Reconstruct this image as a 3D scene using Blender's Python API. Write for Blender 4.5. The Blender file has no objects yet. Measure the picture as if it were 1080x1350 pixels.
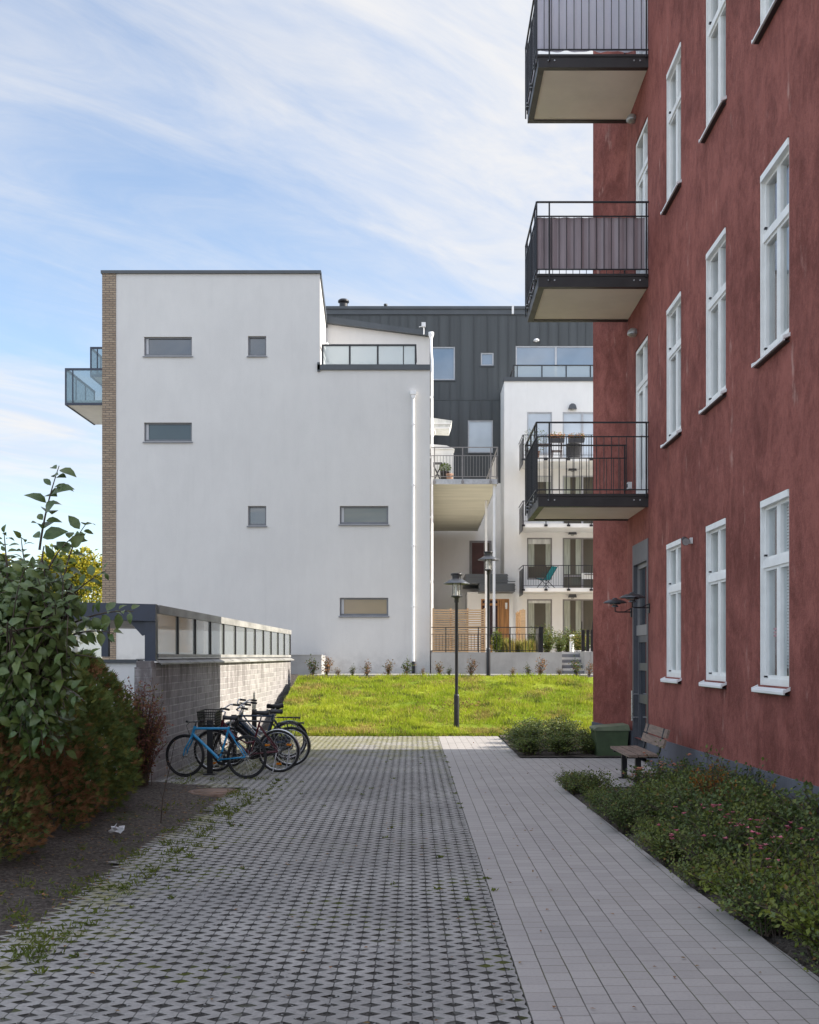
import bpy, math, random
import numpy as np
from mathutils import Vector, Matrix, noise as mnoise
R = math.radians
rnd = random.Random(7)
S = bpy.context.scene
COL = S.collection
F, CX, CY, EYE = 1440.0, 561.0, 865.0, 1.8
def wx(x, Y): return (x - CX) * Y / F
def wz(y, Y): return EYE - (y - CY) * Y / F

# ------------------------------------------------------------------ nodes
def nd(nt, typ, ins=None, **props):
    n = nt.nodes.new('ShaderNode' + typ)
    for k, v in props.items(): setattr(n, k, v)
    for k, v in (ins or {}).items():
        s = n.inputs[k]
        if isinstance(v, bpy.types.NodeSocket): nt.links.new(v, s)
        elif isinstance(v, bpy.types.Node): nt.links.new(v.outputs[0], s)
        else:
            if s.type == 'RGBA' and len(v) == 3: v = (*v, 1)
            s.default_value = v
    return n
def mth(nt, op, a, b=0.0, c=0.0, clamp=False):
    return nd(nt, 'Math', {0: a, 1: b, 2: c}, operation=op, use_clamp=clamp).outputs[0]
def sstep(nt, v, a, b, lo=0.0, hi=1.0):
    return nd(nt, 'MapRange', {0: v, 1: a, 2: b, 3: lo, 4: hi}, interpolation_type='SMOOTHSTEP').outputs[0]
def mix(nt, f, a, b, blend='MIX'):
    return nd(nt, 'MixRGB', {0: f, 1: a, 2: b}, blend_type=blend).outputs[0]
def newmat(name):
    m = bpy.data.materials.new(name); m.use_nodes = True
    nt = m.node_tree; nt.nodes.clear()
    out = nt.nodes.new('ShaderNodeOutputMaterial')
    return m, nt, out
def coords(nt, stretch=(1, 1, 1), kind='Object'):
    tc = nd(nt, 'TexCoord')
    if stretch == (1, 1, 1): return tc.outputs[kind]
    return nd(nt, 'Mapping', {0: tc.outputs[kind], 3: stretch}).outputs[0]
def noise(nt, co, scale, detail=4, rough=.55, dist=0):
    return nd(nt, 'TexNoise', {'Vector': co, 'Scale': scale, 'Detail': detail, 'Roughness': rough, 'Distortion': dist}).outputs[0]
def principled(nt, out, col, rough=.7, metallic=0, spec=.5, normal=None, **kw):
    p = nd(nt, 'BsdfPrincipled', {'Base Color': col, 'Roughness': rough, 'Metallic': metallic, 'Specular IOR Level': spec})
    for k, v in kw.items(): p.inputs[k].default_value = v
    if normal is not None: nt.links.new(normal, p.inputs['Normal'])
    nt.links.new(p.outputs[0], out.inputs[0])
    return p
def bumpn(nt, h, strength=.4, dist=.01):
    return nd(nt, 'Bump', {'Strength': strength, 'Distance': dist, 'Height': h}).outputs[0]
def sc(c, k): return tuple(min(1, v * k) for v in c)
def pmat(name, col, rough=.6, var=.12, scale=3.0, stretch=(1, 1, 1), bump=0, bscale=50, bdist=.01, metallic=0, spec=.5, col2=None):
    m, nt, out = newmat(name)
    co = coords(nt, stretch)
    n = noise(nt, co, scale, 5, .6)
    f = sstep(nt, n, .3, .7)
    a, b = (sc(col, 1 - var), sc(col, 1 + var)) if col2 is None else (col, col2)
    c = mix(nt, f, (*a, 1), (*b, 1))
    nm = None
    if bump:
        nm = bumpn(nt, noise(nt, co, bscale, 4, .6), bump, bdist)
    r = nd(nt, 'MapRange', {0: n, 1: .3, 2: .7, 3: max(.02, rough - .06), 4: min(1, rough + .06)}).outputs[0]
    principled(nt, out, c, r, metallic, spec, nm)
    return m
def leafmat(name, c1, c2, trans=.3, scale=2.0, rough=.5, spec=.35):
    m, nt, out = newmat(name)
    co = coords(nt)
    oi = nd(nt, 'ObjectInfo')
    n = noise(nt, co, scale, 3, .6)
    n2 = noise(nt, co, 38, 2, .5)
    f = mth(nt, 'ADD', sstep(nt, n, .3, .7), mth(nt, 'MULTIPLY', mth(nt, 'SUBTRACT', n2, .5), 1.3), clamp=True)
    c = mix(nt, f, (*c1, 1), (*c2, 1))
    hv = nd(nt, 'HueSaturation', {'Value': mth(nt, 'ADD', .85, mth(nt, 'MULTIPLY', oi.outputs['Random'], .3)), 'Color': c}).outputs[0]
    p = nd(nt, 'BsdfPrincipled', {'Base Color': hv, 'Roughness': rough, 'Specular IOR Level': spec})
    t = nd(nt, 'BsdfTranslucent', {'Color': hv})
    ms = nd(nt, 'MixShader', {0: trans, 1: p.outputs[0], 2: t.outputs[0]})
    nt.links.new(ms.outputs[0], out.inputs[0])
    return m
def glassmat(name, tint=(.9, .95, .95), frost=0.0, fcol=(.7, .75, .75), ior=1.6, rough=.01):
    m, nt, out = newmat(name)
    tr = nd(nt, 'BsdfTransparent', {'Color': (*tint, 1)})
    gl = nd(nt, 'BsdfGlossy', {'Color': (1, 1, 1, 1), 'Roughness': rough})
    bf = nd(nt, 'NewGeometry').outputs['Backfacing']
    fr = nd(nt, 'Fresnel', {'IOR': mth(nt, 'ADD', mth(nt, 'MULTIPLY', bf, 1 / ior - ior), ior)})
    base = tr.outputs[0]
    if frost:
        df = nd(nt, 'BsdfDiffuse', {'Color': (*fcol, 1)})
        tl = nd(nt, 'BsdfTranslucent', {'Color': (*fcol, 1)})
        d2 = nd(nt, 'MixShader', {0: .6, 1: df.outputs[0], 2: tl.outputs[0]})
        base = nd(nt, 'MixShader', {0: frost, 1: base, 2: d2.outputs[0]}).outputs[0]
    ms = nd(nt, 'MixShader', {0: fr.outputs[0], 1: base, 2: gl.outputs[0]})
    nt.links.new(ms.outputs[0], out.inputs[0])
    return m

# ------------------------------------------------------------------ mesh builder
class MB:
    def __init__(s): s.v = []; s.f = []; s.m = []; s.sm = []
    def add(s, vs, fs, mat=0, smooth=False):
        b = len(s.v); s.v.extend([tuple(p) for p in vs])
        for f in fs: s.f.append(tuple(b + i for i in f)); s.m.append(mat); s.sm.append(smooth)
        return s
    def quad(s, a, b, c, d, mat=0): return s.add([a, b, c, d], [(0, 1, 2, 3)], mat)
    def box(s, x0, x1, y0, y1, z0, z1, mat=0, tx=0, ty=0):
        # tx, ty: taper at the top
        v = [(x0, y0, z0), (x1, y0, z0), (x1, y1, z0), (x0, y1, z0), (x0 + tx, y0 + ty, z1), (x1 - tx, y0 + ty, z1), (x1 - tx, y1 - ty, z1), (x0 + tx, y1 - ty, z1)]
        return s.add(v, [(3, 2, 1, 0), (4, 5, 6, 7), (0, 1, 5, 4), (1, 2, 6, 5), (2, 3, 7, 6), (3, 0, 4, 7)], mat)
    def prism(s, poly, axis, a, b, mat=0):
        # poly: list of 2D points in the two other axes (x:(y,z) y:(x,z) z:(x,y)), extruded from a to b
        def P(p, t):
            if axis == 'x': return (t, p[0], p[1])
            if axis == 'y': return (p[0], t, p[1])
            return (p[0], p[1], t)
        n = len(poly); v = [P(p, a) for p in poly] + [P(p, b) for p in poly]
        fs = [tuple(range(n))[::-1], tuple(range(n, 2 * n))] + [(i, (i + 1) % n, n + (i + 1) % n, n + i) for i in range(n)]
        return s.add(v, fs, mat)
    def tube(s, pts, r, n=8, mat=0, caps=True, smooth=True, closed=False):
        pts = [Vector(p) for p in pts]; k = len(pts)
        rr = r if isinstance(r, (list, tuple)) else [r] * k
        vs = []; up = None
        for i, p in enumerate(pts):
            if closed: t = (pts[(i + 1) % k] - pts[i - 1])
            else: t = (pts[min(i + 1, k - 1)] - pts[max(i - 1, 0)])
            t.normalize()
            if up is None:
                up = Vector((0, 0, 1)) if abs(t.z) < .9 else Vector((1, 0, 0))
            a = (up - t * up.dot(t))
            if a.length < 1e-4: a = Vector((0, 1, 0)) - t * t.y
            a.normalize(); up = a
            b = t.cross(a)
            for j in range(n):
                an = 2 * math.pi * j / n
                vs.append(p + (a * math.cos(an) + b * math.sin(an)) * rr[i])
        fs = []
        for i in range(k if closed else k - 1):
            i2 = (i + 1) % k
            for j in range(n):
                fs.append((i * n + j, i * n + (j + 1) % n, i2 * n + (j + 1) % n, i2 * n + j))
        s.add(vs, fs, mat, smooth)
        if caps and not closed:
            s.add(vs[:n], [tuple(range(n))[::-1]], mat); s.add(vs[-n:], [tuple(range(n))], mat)
        return s
    def bar(s, p, q, w, h=None, mat=0):
        # rectangular bar from p to q
        p, q = Vector(p), Vector(q); h = h or w
        t = (q - p).normalized(); up = Vector((0, 0, 1)) if abs(t.z) < .95 else Vector((0, 1, 0))
        a = t.cross(up).normalized(); b = a.cross(t).normalized()
        v = []
        for c in (p, q):
            for (i, j) in ((-1, -1), (1, -1), (1, 1), (-1, 1)): v.append(c + a * (i * w / 2) + b * (j * h / 2))
        return s.add(v, [(3, 2, 1, 0), (4, 5, 6, 7), (0, 1, 5, 4), (1, 2, 6, 5), (2, 3, 7, 6), (3, 0, 4, 7)], mat)
    def lathe(s, prof, c=(0, 0, 0), n=20, mat=0, smooth=True):
        vs = []; k = len(prof)
        for (r, z) in prof:
            for j in range(n):
                a = 2 * math.pi * j / n
                vs.append((c[0] + r * math.cos(a), c[1] + r * math.sin(a), c[2] + z))
        fs = [(i * n + j, i * n + (j + 1) % n, (i + 1) * n + (j + 1) % n, (i + 1) * n + j) for i in range(k - 1) for j in range(n)]
        s.add(vs, fs, mat, smooth)
        return s
    def ball(s, c, r, n=10, mat=0, sz=1.0):
        prof = [(max(1e-4, r * math.sin(math.pi * i / n)), -r * sz * math.cos(math.pi * i / n)) for i in range(n + 1)]
        return s.lathe(prof, c, n + 4, mat)
    def grid(s, axis, plane, u0, u1, z0, z1, holes, depth=0, mat=0, rmat=None, flip=False):
        # wall sheet with openings and their reveals; axis 'x' -> plane X, u = Y; 'y' -> plane Y, u = X; depth signed
        us = sorted({u0, u1, *[h[0] for h in holes], *[h[1] for h in holes]}); zs = sorted({z0, z1, *[h[2] for h in holes], *[h[3] for h in holes]})
        us = [u for u in us if u0 <= u <= u1]; zs = [z for z in zs if z0 <= z <= z1]
        P = (lambda u, z, d=0: (plane + d, u, z)) if axis == 'x' else (lambda u, z, d=0: (u, plane + d, z))
        for i in range(len(us) - 1):
            for j in range(len(zs) - 1):
                uc, zc = (us[i] + us[i + 1]) / 2, (zs[j] + zs[j + 1]) / 2
                if any(h[0] < uc < h[1] and h[2] < zc < h[3] for h in holes): continue
                s.quad(P(us[i], zs[j]), P(us[i + 1], zs[j]), P(us[i + 1], zs[j + 1]), P(us[i], zs[j + 1]), mat)
        if depth:
            rm = mat if rmat is None else rmat
            for (a, b, c, d) in holes:
                s.quad(P(a, c), P(a, d), P(a, d, depth), P(a, c, depth), rm); s.quad(P(b, c), P(b, d), P(b, d, depth), P(b, c, depth), rm)
                s.quad(P(a, c), P(b, c), P(b, c, depth), P(a, c, depth), rm); s.quad(P(a, d), P(b, d), P(b, d, depth), P(a, d, depth), rm)
        return s
    def leaf(s, p, d, n, L, W, mat=0):
        d = d.normalized(); sd = d.cross(n)
        if sd.length < 1e-3: sd = d.cross(Vector((1, .3, 0)))
        sd.normalize(); nn = sd.cross(d)
        m = p + d * (L * .45)
        return s.add([p, m + sd * W / 2 + nn * W * .18, p + d * L, m - sd * W / 2 + nn * W * .18], [(0, 1, 2), (0, 2, 3)], mat)
    def bigleaf(s, p, d, n, L, W, droop, mat=0):
        d = d.normalized(); sd = d.cross(n)
        if sd.length < 1e-3: sd = d.cross(Vector((1, .3, 0)))
        sd.normalize(); nn = sd.cross(d).normalized()
        vs = []
        for t, w in ((0, .03), (.2, .72), (.45, 1), (.72, .68), (1, .02)):
            c = p + d * (L * t * (1 - .25 * droop * t)) - nn * (L * droop * t * t * .75)
            vs += [c + sd * (w * W / 2) + nn * (w * W * .12), c, c - sd * (w * W / 2) + nn * (w * W * .12)]
        fs = []
        for i in range(4):
            b = i * 3
            fs += [(b, b + 1, b + 4, b + 3), (b + 1, b + 2, b + 5, b + 4)]
        return s.add(vs, fs, mat, True)
    def build(s, name, mats, parent=None, smooth=None):
        off = Vector((0, 0, 0))
        if parent is not None:
            q = parent
            while q.parent: q = q.parent
            off = Vector(q.location)
        me = bpy.data.meshes.new(name)
        me.from_pydata([(x - off.x, y - off.y, z - off.z) for x, y, z in s.v], [], s.f)
        for mt in (mats if isinstance(mats, (list, tuple)) else [mats]): me.materials.append(mt)
        me.polygons.foreach_set('material_index', s.m)
        me.polygons.foreach_set('use_smooth', s.sm if smooth is None else [smooth] * len(s.f))
        me.update()
        o = bpy.data.objects.new(name, me); COL.objects.link(o)
        if parent is not None: o.parent = parent
        return o
def tag(o, label=None, cat=None, group=None, kind=None):
    if label: o['label'] = label
    if cat: o['category'] = cat
    if group: o['group'] = group
    if kind: o['kind'] = kind
    return o
def thing(name, label, cat, loc=(0, 0, 0), group=None):
    o = bpy.data.objects.new(name, None); COL.objects.link(o); o.location = loc; o.empty_display_size = .2
    return tag(o, label, cat, group)
def copy_tree(o, parent=None):
    c = o.copy(); COL.objects.link(c); c.parent = parent
    for ch in list(o.children): copy_tree(ch, c)
    return c
def place(o, loc, rz=0, s=1):
    o.location = loc; o.rotation_euler = (0, 0, rz); o.scale = (s, s, s) if not isinstance(s, (tuple, list)) else s
    return o

# ------------------------------------------------------------------ materials
M = {}
def red_stucco():
    m, nt, out = newmat('red_limewash')
    co = coords(nt, (1, 1, .7)); co1 = coords(nt)
    a = noise(nt, co, 2.4, 8, .68, .6); b = noise(nt, co1, .45, 4, .55); e = noise(nt, coords(nt, (1, 1, .7)), 11, 8, .78, 1.0); g = noise(nt, co1, 48, 5, .75)
    f = mth(nt, 'ADD', mth(nt, 'MULTIPLY', a, .34), mth(nt, 'ADD', mth(nt, 'MULTIPLY', b, .26), mth(nt, 'ADD', mth(nt, 'MULTIPLY', e, .26), mth(nt, 'MULTIPLY', g, .20))))
    f = sstep(nt, f, .42, .64)
    c = mix(nt, f, (.150, .042, .033, 1), (.345, .118, .095, 1))
    # brush-washed pale scars and darker patched areas
    w = noise(nt, nd(nt, 'Mapping', {0: nd(nt, 'TexCoord').outputs['Object'], 1: (3, 1, 7), 3: (1, 1.6, .5)}).outputs[0], 2.0, 7, .66)
    c = mix(nt, sstep(nt, w, .60, .72, 0, .55), c, (.55, .35, .30, 1))
    dk = noise(nt, co1, .8, 7, .7, .5)
    c = mix(nt, sstep(nt, dk, .52, .72, 0, .32), c, (.13, .040, .034, 1))
    h = mth(nt, 'ADD', mth(nt, 'ADD', noise(nt, coords(nt, (1, 1, .7)), 11, 7, .72), mth(nt, 'MULTIPLY', g, .35)), mth(nt, 'MULTIPLY', noise(nt, co1, 1.8, 3, .5), 1.8))
    principled(nt, out, c, .85, 0, .25, bumpn(nt, h, .8, .03))
    return m
M['red'] = red_stucco()
M['plinth'] = pmat('grey_blue_plinth', (.105, .11, .13), .85, .18, 2.2, (1, 1, .5), .5, 30, .01)
def white_stucco(name, c1, c2, st=(1, 1, 1)):
    m, nt, out = newmat(name)
    co = coords(nt)
    f = mth(nt, 'ADD', mth(nt, 'MULTIPLY', noise(nt, co, .35, 6, .62), .6), mth(nt, 'MULTIPLY', noise(nt, coords(nt, (1.3, 1.3, .5)), 1.7, 5, .65), .4))
    c = mix(nt, sstep(nt, f, .35, .65), (*c1, 1), (*c2, 1))
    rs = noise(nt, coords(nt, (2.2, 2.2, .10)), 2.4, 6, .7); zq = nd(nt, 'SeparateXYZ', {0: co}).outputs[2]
    c = mix(nt, sstep(nt, rs, .52, .80, 0, .16), c, (*sc(c1, .72), 1))
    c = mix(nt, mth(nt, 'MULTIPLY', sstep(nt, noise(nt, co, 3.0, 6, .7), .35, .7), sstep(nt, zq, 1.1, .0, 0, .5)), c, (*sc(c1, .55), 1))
    principled(nt, out, c, .9, 0, .2, bumpn(nt, noise(nt, co, 30, 5, .7), .6, .010))
    return m
M['white_wall'] = white_stucco('pale_render', (.575, .566, .553), (.62, .61, .594))
M['wing_wall'] = white_stucco('white_render', (.76, .75, .73), (.82, .81, .79))
M['garden_wall'] = white_stucco('cream_wall', (.72, .69, .62), (.80, .77, .70))
def bricks(name, w, h, c1, c2, mortar, rot, ms=.012, bump=.6, streak=None):
    m, nt, out = newmat(name)
    xyz_ = nd(nt, 'SeparateXYZ', {0: nd(nt, 'TexCoord').outputs['Object']})
    co = nd(nt, 'CombineXYZ', {0: xyz_.outputs[rot], 1: xyz_.outputs[2]}).outputs[0]
    bt = nd(nt, 'TexBrick', {'Vector': co, 'Color1': (*c1, 1), 'Color2': (*c2, 1), 'Mortar': (*mortar, 1), 'Scale': 1.0, 'Mortar Size': ms, 'Mortar Smooth': .2, 'Bias': 0.0, 'Brick Width': w, 'Row Height': h})
    n = noise(nt, coords(nt), 9, 6, .7)
    c = mix(nt, sstep(nt, n, .3, .75, 0, .5), bt.outputs[0], sc(c1, .6) + (1,))
    if streak:
        s_ = noise(nt, coords(nt, (1, 1, .25)), 4.5, 5, .75)
        zz = nd(nt, 'SeparateXYZ', {0: coords(nt)}).outputs[2]
        c = mix(nt, mth(nt, 'MULTIPLY', sstep(nt, s_, .42, .62), sstep(nt, zz, .3, 1.75, .1, .75)), c, (*streak, 1))
    h_ = mth(nt, 'SUBTRACT', mth(nt, 'MULTIPLY', noise(nt, coords(nt), 22, 5, .7), .8), bt.outputs[1])
    principled(nt, out, c, .88, 0, .25, bumpn(nt, h_, bump, .02))
    return m
M['brick'] = bricks('tan_brick', .25, .078, (.39, .305, .225), (.27, .20, .145), (.13, .115, .10), 0)
M['block'] = bricks('rough_concrete_block', .39, .115, (.40, .375, .365), (.25, .235, .23), (.52, .50, .48), 1, .011, .9, (.13, .115, .11))
M['block_end'] = bricks('rough_concrete_block_end', .39, .115, (.40, .37, .36), (.30, .28, .28), (.46, .44, .43), 0, .009, .9, (.14, .12, .115))
M['anthracite'] = pmat('anthracite_sheet_metal', (.062, .07, .078), .42, .12, 1.5, spec=.5)
M['clad'] = pmat('anthracite_standing_seam_zinc', (.052, .058, .061), .5, .22, .9, (3, 1, .12), .12, 6, .01)
M['navy'] = pmat('dark_blue_grey_steel', (.030, .038, .062), .45, .15, 3)
M['steel_black'] = pmat('black_painted_steel', (.014, .014, .017), .4, .2, 6)
M['steel_brown'] = pmat('dark_brown_black_steel', (.022, .019, .019), .45, .2, 5)
M['galv'] = pmat('galvanised_steel', (.45, .46, .47), .42, .12, 9, metallic=.6)
M['pipe'] = pmat('white_painted_metal', (.74, .74, .74), .42, .05, 4)
M['sheet'] = pmat('pale_weathered_sheet_metal', (.40, .40, .39), .55, .25, 3, (1, .4, 1))
M['capmetal'] = pmat('weathered_cap_metal', (.27, .265, .25), .6, .3, 2.5, (1, .4, 1), .15, 20)
M['soffit'] = pmat('beige_soffit_board', (.84, .775, .67), .7, .06, 1.1)
M['concrete'] = pmat('cast_concrete', (.33, .325, .315), .85, .16, 1.3, (1, 1, .7), .25, 35, .006)
M['concrete_step'] = pmat('pale_concrete_tread', (.46, .45, .43), .85, .14, 2, bump=.2)
M['concrete_soffit'] = pmat('board_marked_concrete', (.43, .41, .335), .85, .12, 1.1, (.4, 4, 1), .3, 14, .006)
M['frame_white'] = pmat('white_painted_wood', (.79, .79, .77), .45, .05, 5)
M['frame_grey'] = pmat('grey_window_frame', (.15, .155, .17), .45, .1, 4)
M['frame_mid'] = pmat('mid_grey_frame', (.22, .21, .21), .5, .1, 4)
M['frame_light'] = pmat('light_grey_frame', (.42, .43, .45), .45, .08, 4)
M['door_grey'] = pmat('dark_grey_door_paint', (.075, .078, .09), .45, .12, 3)
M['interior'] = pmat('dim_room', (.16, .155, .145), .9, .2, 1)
M['drape'] = pmat('grey_green_drape', (.36, .38, .32), .9, .2, 6, (3, 3, .2))
M['curtain_dim'] = pmat('dim_net_curtain', (.30, .31, .32), .9, .2, 6, (3, 3, .2))
M['curtain'] = pmat('pale_curtain', (.62, .63, .61), .9, .18, 7, (1, 3, .15))
M['curtain_white'] = pmat('white_curtain', (.72, .73, .73), .9, .12, 9, (3, 3, .15))
M['blind'] = pmat('white_blind_slats', (.72, .74, .76), .6, .05, 3)
M['sticker'] = pmat('red_sticker', (.45, .05, .10), .5, .1, 5)
M['red_pane'] = pmat('brown_red_panel', (.075, .026, .022), .35, .2, 2)
M['wood_new'] = pmat('new_larch_slats', (.55, .37, .21), .65, .18, 3, (.5, 5, 9), .2, 30)
M['wood_door'] = pmat('oiled_oak_door', (.33, .155, .050), .45, .3, 2.2, (7, 7, .5), .1, 30)
M['wood_bench'] = pmat('weathered_bench_board', (.19, .135, .105), .75, .3, 4, (9, .7, 9), .3, 40, .004)
M['wood_dark'] = pmat('dark_brown_wood', (.07, .03, .02), .5, .2, 3)
M['bin'] = pmat('dark_green_plastic', (.055, .085, .038), .55, .25, 2.5, bump=.1, bscale=60)
M['bin_lid'] = pmat('faded_green_plastic', (.14, .165, .10), .6, .25, 4, bump=.1, bscale=60)
M['glass'] = glassmat('clear_window_glass', (.86, .91, .92), ior=2.9)
M['frost'] = glassmat('frosted_balcony_glass', (.85, .93, .95), .55, (.52, .58, .60), ior=1.5, rough=.08)
M['frost_blue'] = glassmat('blue_grey_balcony_glass', (.62, .76, .82), .55, (.33, .43, .48), ior=1.5, rough=.06)
M['polyc'] = glassmat('milky_shelter_glazing', (.85, .9, .88), .5, (.62, .66, .63), ior=1.5, rough=.05)
def darkglass(name, c, ior=2.1, rough=.015, wob=.02):
    m, nt, out = newmat(name)
    co = coords(nt)
    p = principled(nt, out, mix(nt, noise(nt, co, .8, 2), (*sc(c, .7), 1), (*sc(c, 1.3), 1)), rough, 0, .5, bumpn(nt, noise(nt, co, 1.3, 1, .4), wob, .02))
    p.inputs['IOR'].default_value = ior
    return m
M['pane_dark'] = darkglass('dark_reflecting_pane', (.028, .034, .042))
M['pane_green'] = darkglass('green_tinted_pane', (.035, .045, .04), 1.9, .02, .08)
M['pane_ochre'] = darkglass('pane_with_ochre_blind', (.20, .135, .055), 1.7)
M['pane_sky'] = darkglass('sky_reflecting_pane', (.12, .17, .23), 2.3)
M['pane_pale'] = darkglass('pane_with_pale_blind', (.50, .55, .60), 1.7)
M['pane_warm'] = darkglass('pane_with_curtains', (.10, .105, .085), 1.8, .02, .06)
M['rubber'] = pmat('black_rubber', (.012, .012, .013), .7, .2, 20)
M['chrome'] = pmat('worn_chrome', (.55, .55, .56), .28, .12, 14, metallic=1)
M['blue_paint'] = pmat('blue_bike_paint', (.020, .235, .46), .33, .12, 12)
M['maroon'] = pmat('dark_red_bike_paint', (.085, .010, .018), .3, .15, 12)
M['bike_black'] = pmat('black_bike_paint', (.012, .012, .014), .3, .2, 12)
M['bike_silver'] = pmat('silver_bike_paint', (.33, .34, .36), .35, .1, 12, metallic=.5)
M['bike_teal'] = pmat('dark_blue_bike_paint', (.02, .045, .085), .33, .12, 12)
M['saddle'] = pmat('black_saddle_vinyl', (.016, .015, .015), .55, .2, 18)
M['amber'] = pmat('amber_reflector', (.55, .17, .01), .25, .05, 8)
M['helmet_blue'] = pmat('navy_bag_cloth', (.03, .04, .10), .7, .3, 10)
M['teal_cloth'] = pmat('teal_canvas', (.008, .20, .22), .75, .12, 6)
M['pot_dark'] = pmat('dark_pot', (.04, .04, .045), .6, .2, 6)
M['pot_tan'] = pmat('terracotta_pot', (.35, .20, .13), .75, .2, 6)
M['lamp_glass'] = glassmat('lantern_glass', (.92, .92, .9), .25, (.7, .68, .62), ior=1.5)
M['lamp_steel'] = pmat('grey_lamp_steel', (.10, .105, .115), .35, .15, 8, metallic=.5)
M['screen_pale'] = leafmat('pale_lilac_balcony_cloth', (.84, .84, .92), (.90, .89, .95), .7, 1.2, .8, .2)
M['screen_dark'] = pmat('grey_brown_balcony_cloth', (.31, .26, .275), .85, .12, 3, (1, 1, .3), .2, 90, .003)
M['paper'] = pmat('white_litter', (.7, .7, .72), .8, .1, 9)
M['iron'] = pmat('rusty_cast_iron', (.20, .13, .095), .75, .3, 9, bump=.4, bscale=60)
M['bark'] = pmat('brown_bark', (.075, .055, .042), .85, .3, 12, (1, 1, .2), .5, 30)
M['bark_grey'] = pmat('grey_bark', (.15, .14, .13), .85, .3, 12, (1, 1, .2), .5, 30)
M['mortar'] = pmat('white_plaster_box', (.78, .78, .76), .6, .04, 4)
# leaves
M['l_big'] = leafmat('broad_green_leaf', (.060, .105, .028), (.130, .180, .055), .22, 1.3, .38, .5)
M['l_big2'] = leafmat('broad_pale_leaf', (.09, .13, .03), (.15, .19, .05), .25, 1.3, .38, .5)
M['l_thuja'] = leafmat('thuja_spray', (.070, .105, .032), (.140, .180, .055), .15, 2.0, .7, .15)
M['l_thuja2'] = leafmat('thuja_olive_spray', (.12, .13, .03), (.19, .19, .05), .2, 2.0, .7, .15)
M['l_brown'] = leafmat('dead_brown_spray', (.20, .105, .05), (.34, .18, .085), .15, 3.0, .8, .1)
M['l_red'] = leafmat('dull_red_leaf', (.17, .06, .05), (.25, .12, .09), .2, 3.0, .7, .15)
M['l_rose'] = leafmat('dark_rose_leaf', (.060, .095, .030), (.125, .165, .055), .22, 2.2, .5, .3)
M['l_rose2'] = leafmat('mid_rose_leaf', (.12, .155, .034), (.19, .215, .055), .25, 2.2, .5, .3)
M['l_yel'] = leafmat('yellow_green_leaf', (.13, .18, .025), (.21, .24, .04), .3, 2.2, .5, .3)
M['l_orange'] = leafmat('orange_autumn_leaf', (.22, .085, .018), (.32, .14, .03), .25, 2.2, .6, .2)
M['petal'] = leafmat('pink_petal', (.55, .13, .20), (.70, .28, .33), .3, 5, .6, .2)
M['petal_o'] = leafmat('salmon_petal', (.60, .22, .14), (.70, .38, .28), .3, 5, .6, .2)
M['l_autumn'] = leafmat('sunny_yellow_leaf', (.30, .28, .025), (.46, .38, .045), .4, .35, .6, .2)
M['l_tree'] = leafmat('mid_green_leaf', (.06, .10, .02), (.13, .17, .03), .35, .35, .6, .2)
M['l_box'] = leafmat('boxwood_leaf', (.05, .10, .012), (.12, .17, .02), .2, 5, .6, .2)
M['l_straw'] = leafmat('straw_grass', (.30, .24, .07), (.42, .34, .12), .3, 3, .7, .1)
M['l_dry'] = leafmat('dry_brown_leaf', (.20, .12, .05), (.28, .18, .07), .25, 5, .7, .1)
M['l_grass'] = leafmat('lawn_blade', (.25, .34, .020), (.39, .44, .038), .4, .8, .6, .2)
M['l_weed'] = leafmat('weed_blade', (.085, .115, .02), (.16, .18, .035), .3, 2, .6, .2)
# ------------------------------------------------------------------ setting
ROT = .0123
def soil_mat():
    m, nt, out = newmat('dark_soil')
    co = coords(nt)
    a = noise(nt, co, 1.1, 6, .65); b = noise(nt, co, 26, 6, .75)
    c = mix(nt, sstep(nt, b, .35, .7), (.050, .042, .036, 1), (.165, .14, .12, 1))
    ms = mth(nt, 'MULTIPLY', sstep(nt, a, .56, .68), sstep(nt, noise(nt, co, 14, 4, .7), .4, .6))
    c = mix(nt, mth(nt, 'MULTIPLY', ms, .7), c, (.07, .09, .02, 1))
    pk = nd(nt, 'TexVoronoi', {'Vector': co, 'Scale': 42.0}).outputs[0]
    c = mix(nt, mth(nt, 'MULTIPLY', sstep(nt, pk, .22, .12), sstep(nt, noise(nt, co, 5, 3), .5, .62)), c, (.26, .24, .22, 1))
    h = mth(nt, 'ADD', noise(nt, co, 18, 6, .75), mth(nt, 'MULTIPLY', noise(nt, co, 3, 3), 2))
    principled(nt, out, c, .95, 0, .15, bumpn(nt, h, 1, .03))
    return m
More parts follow.
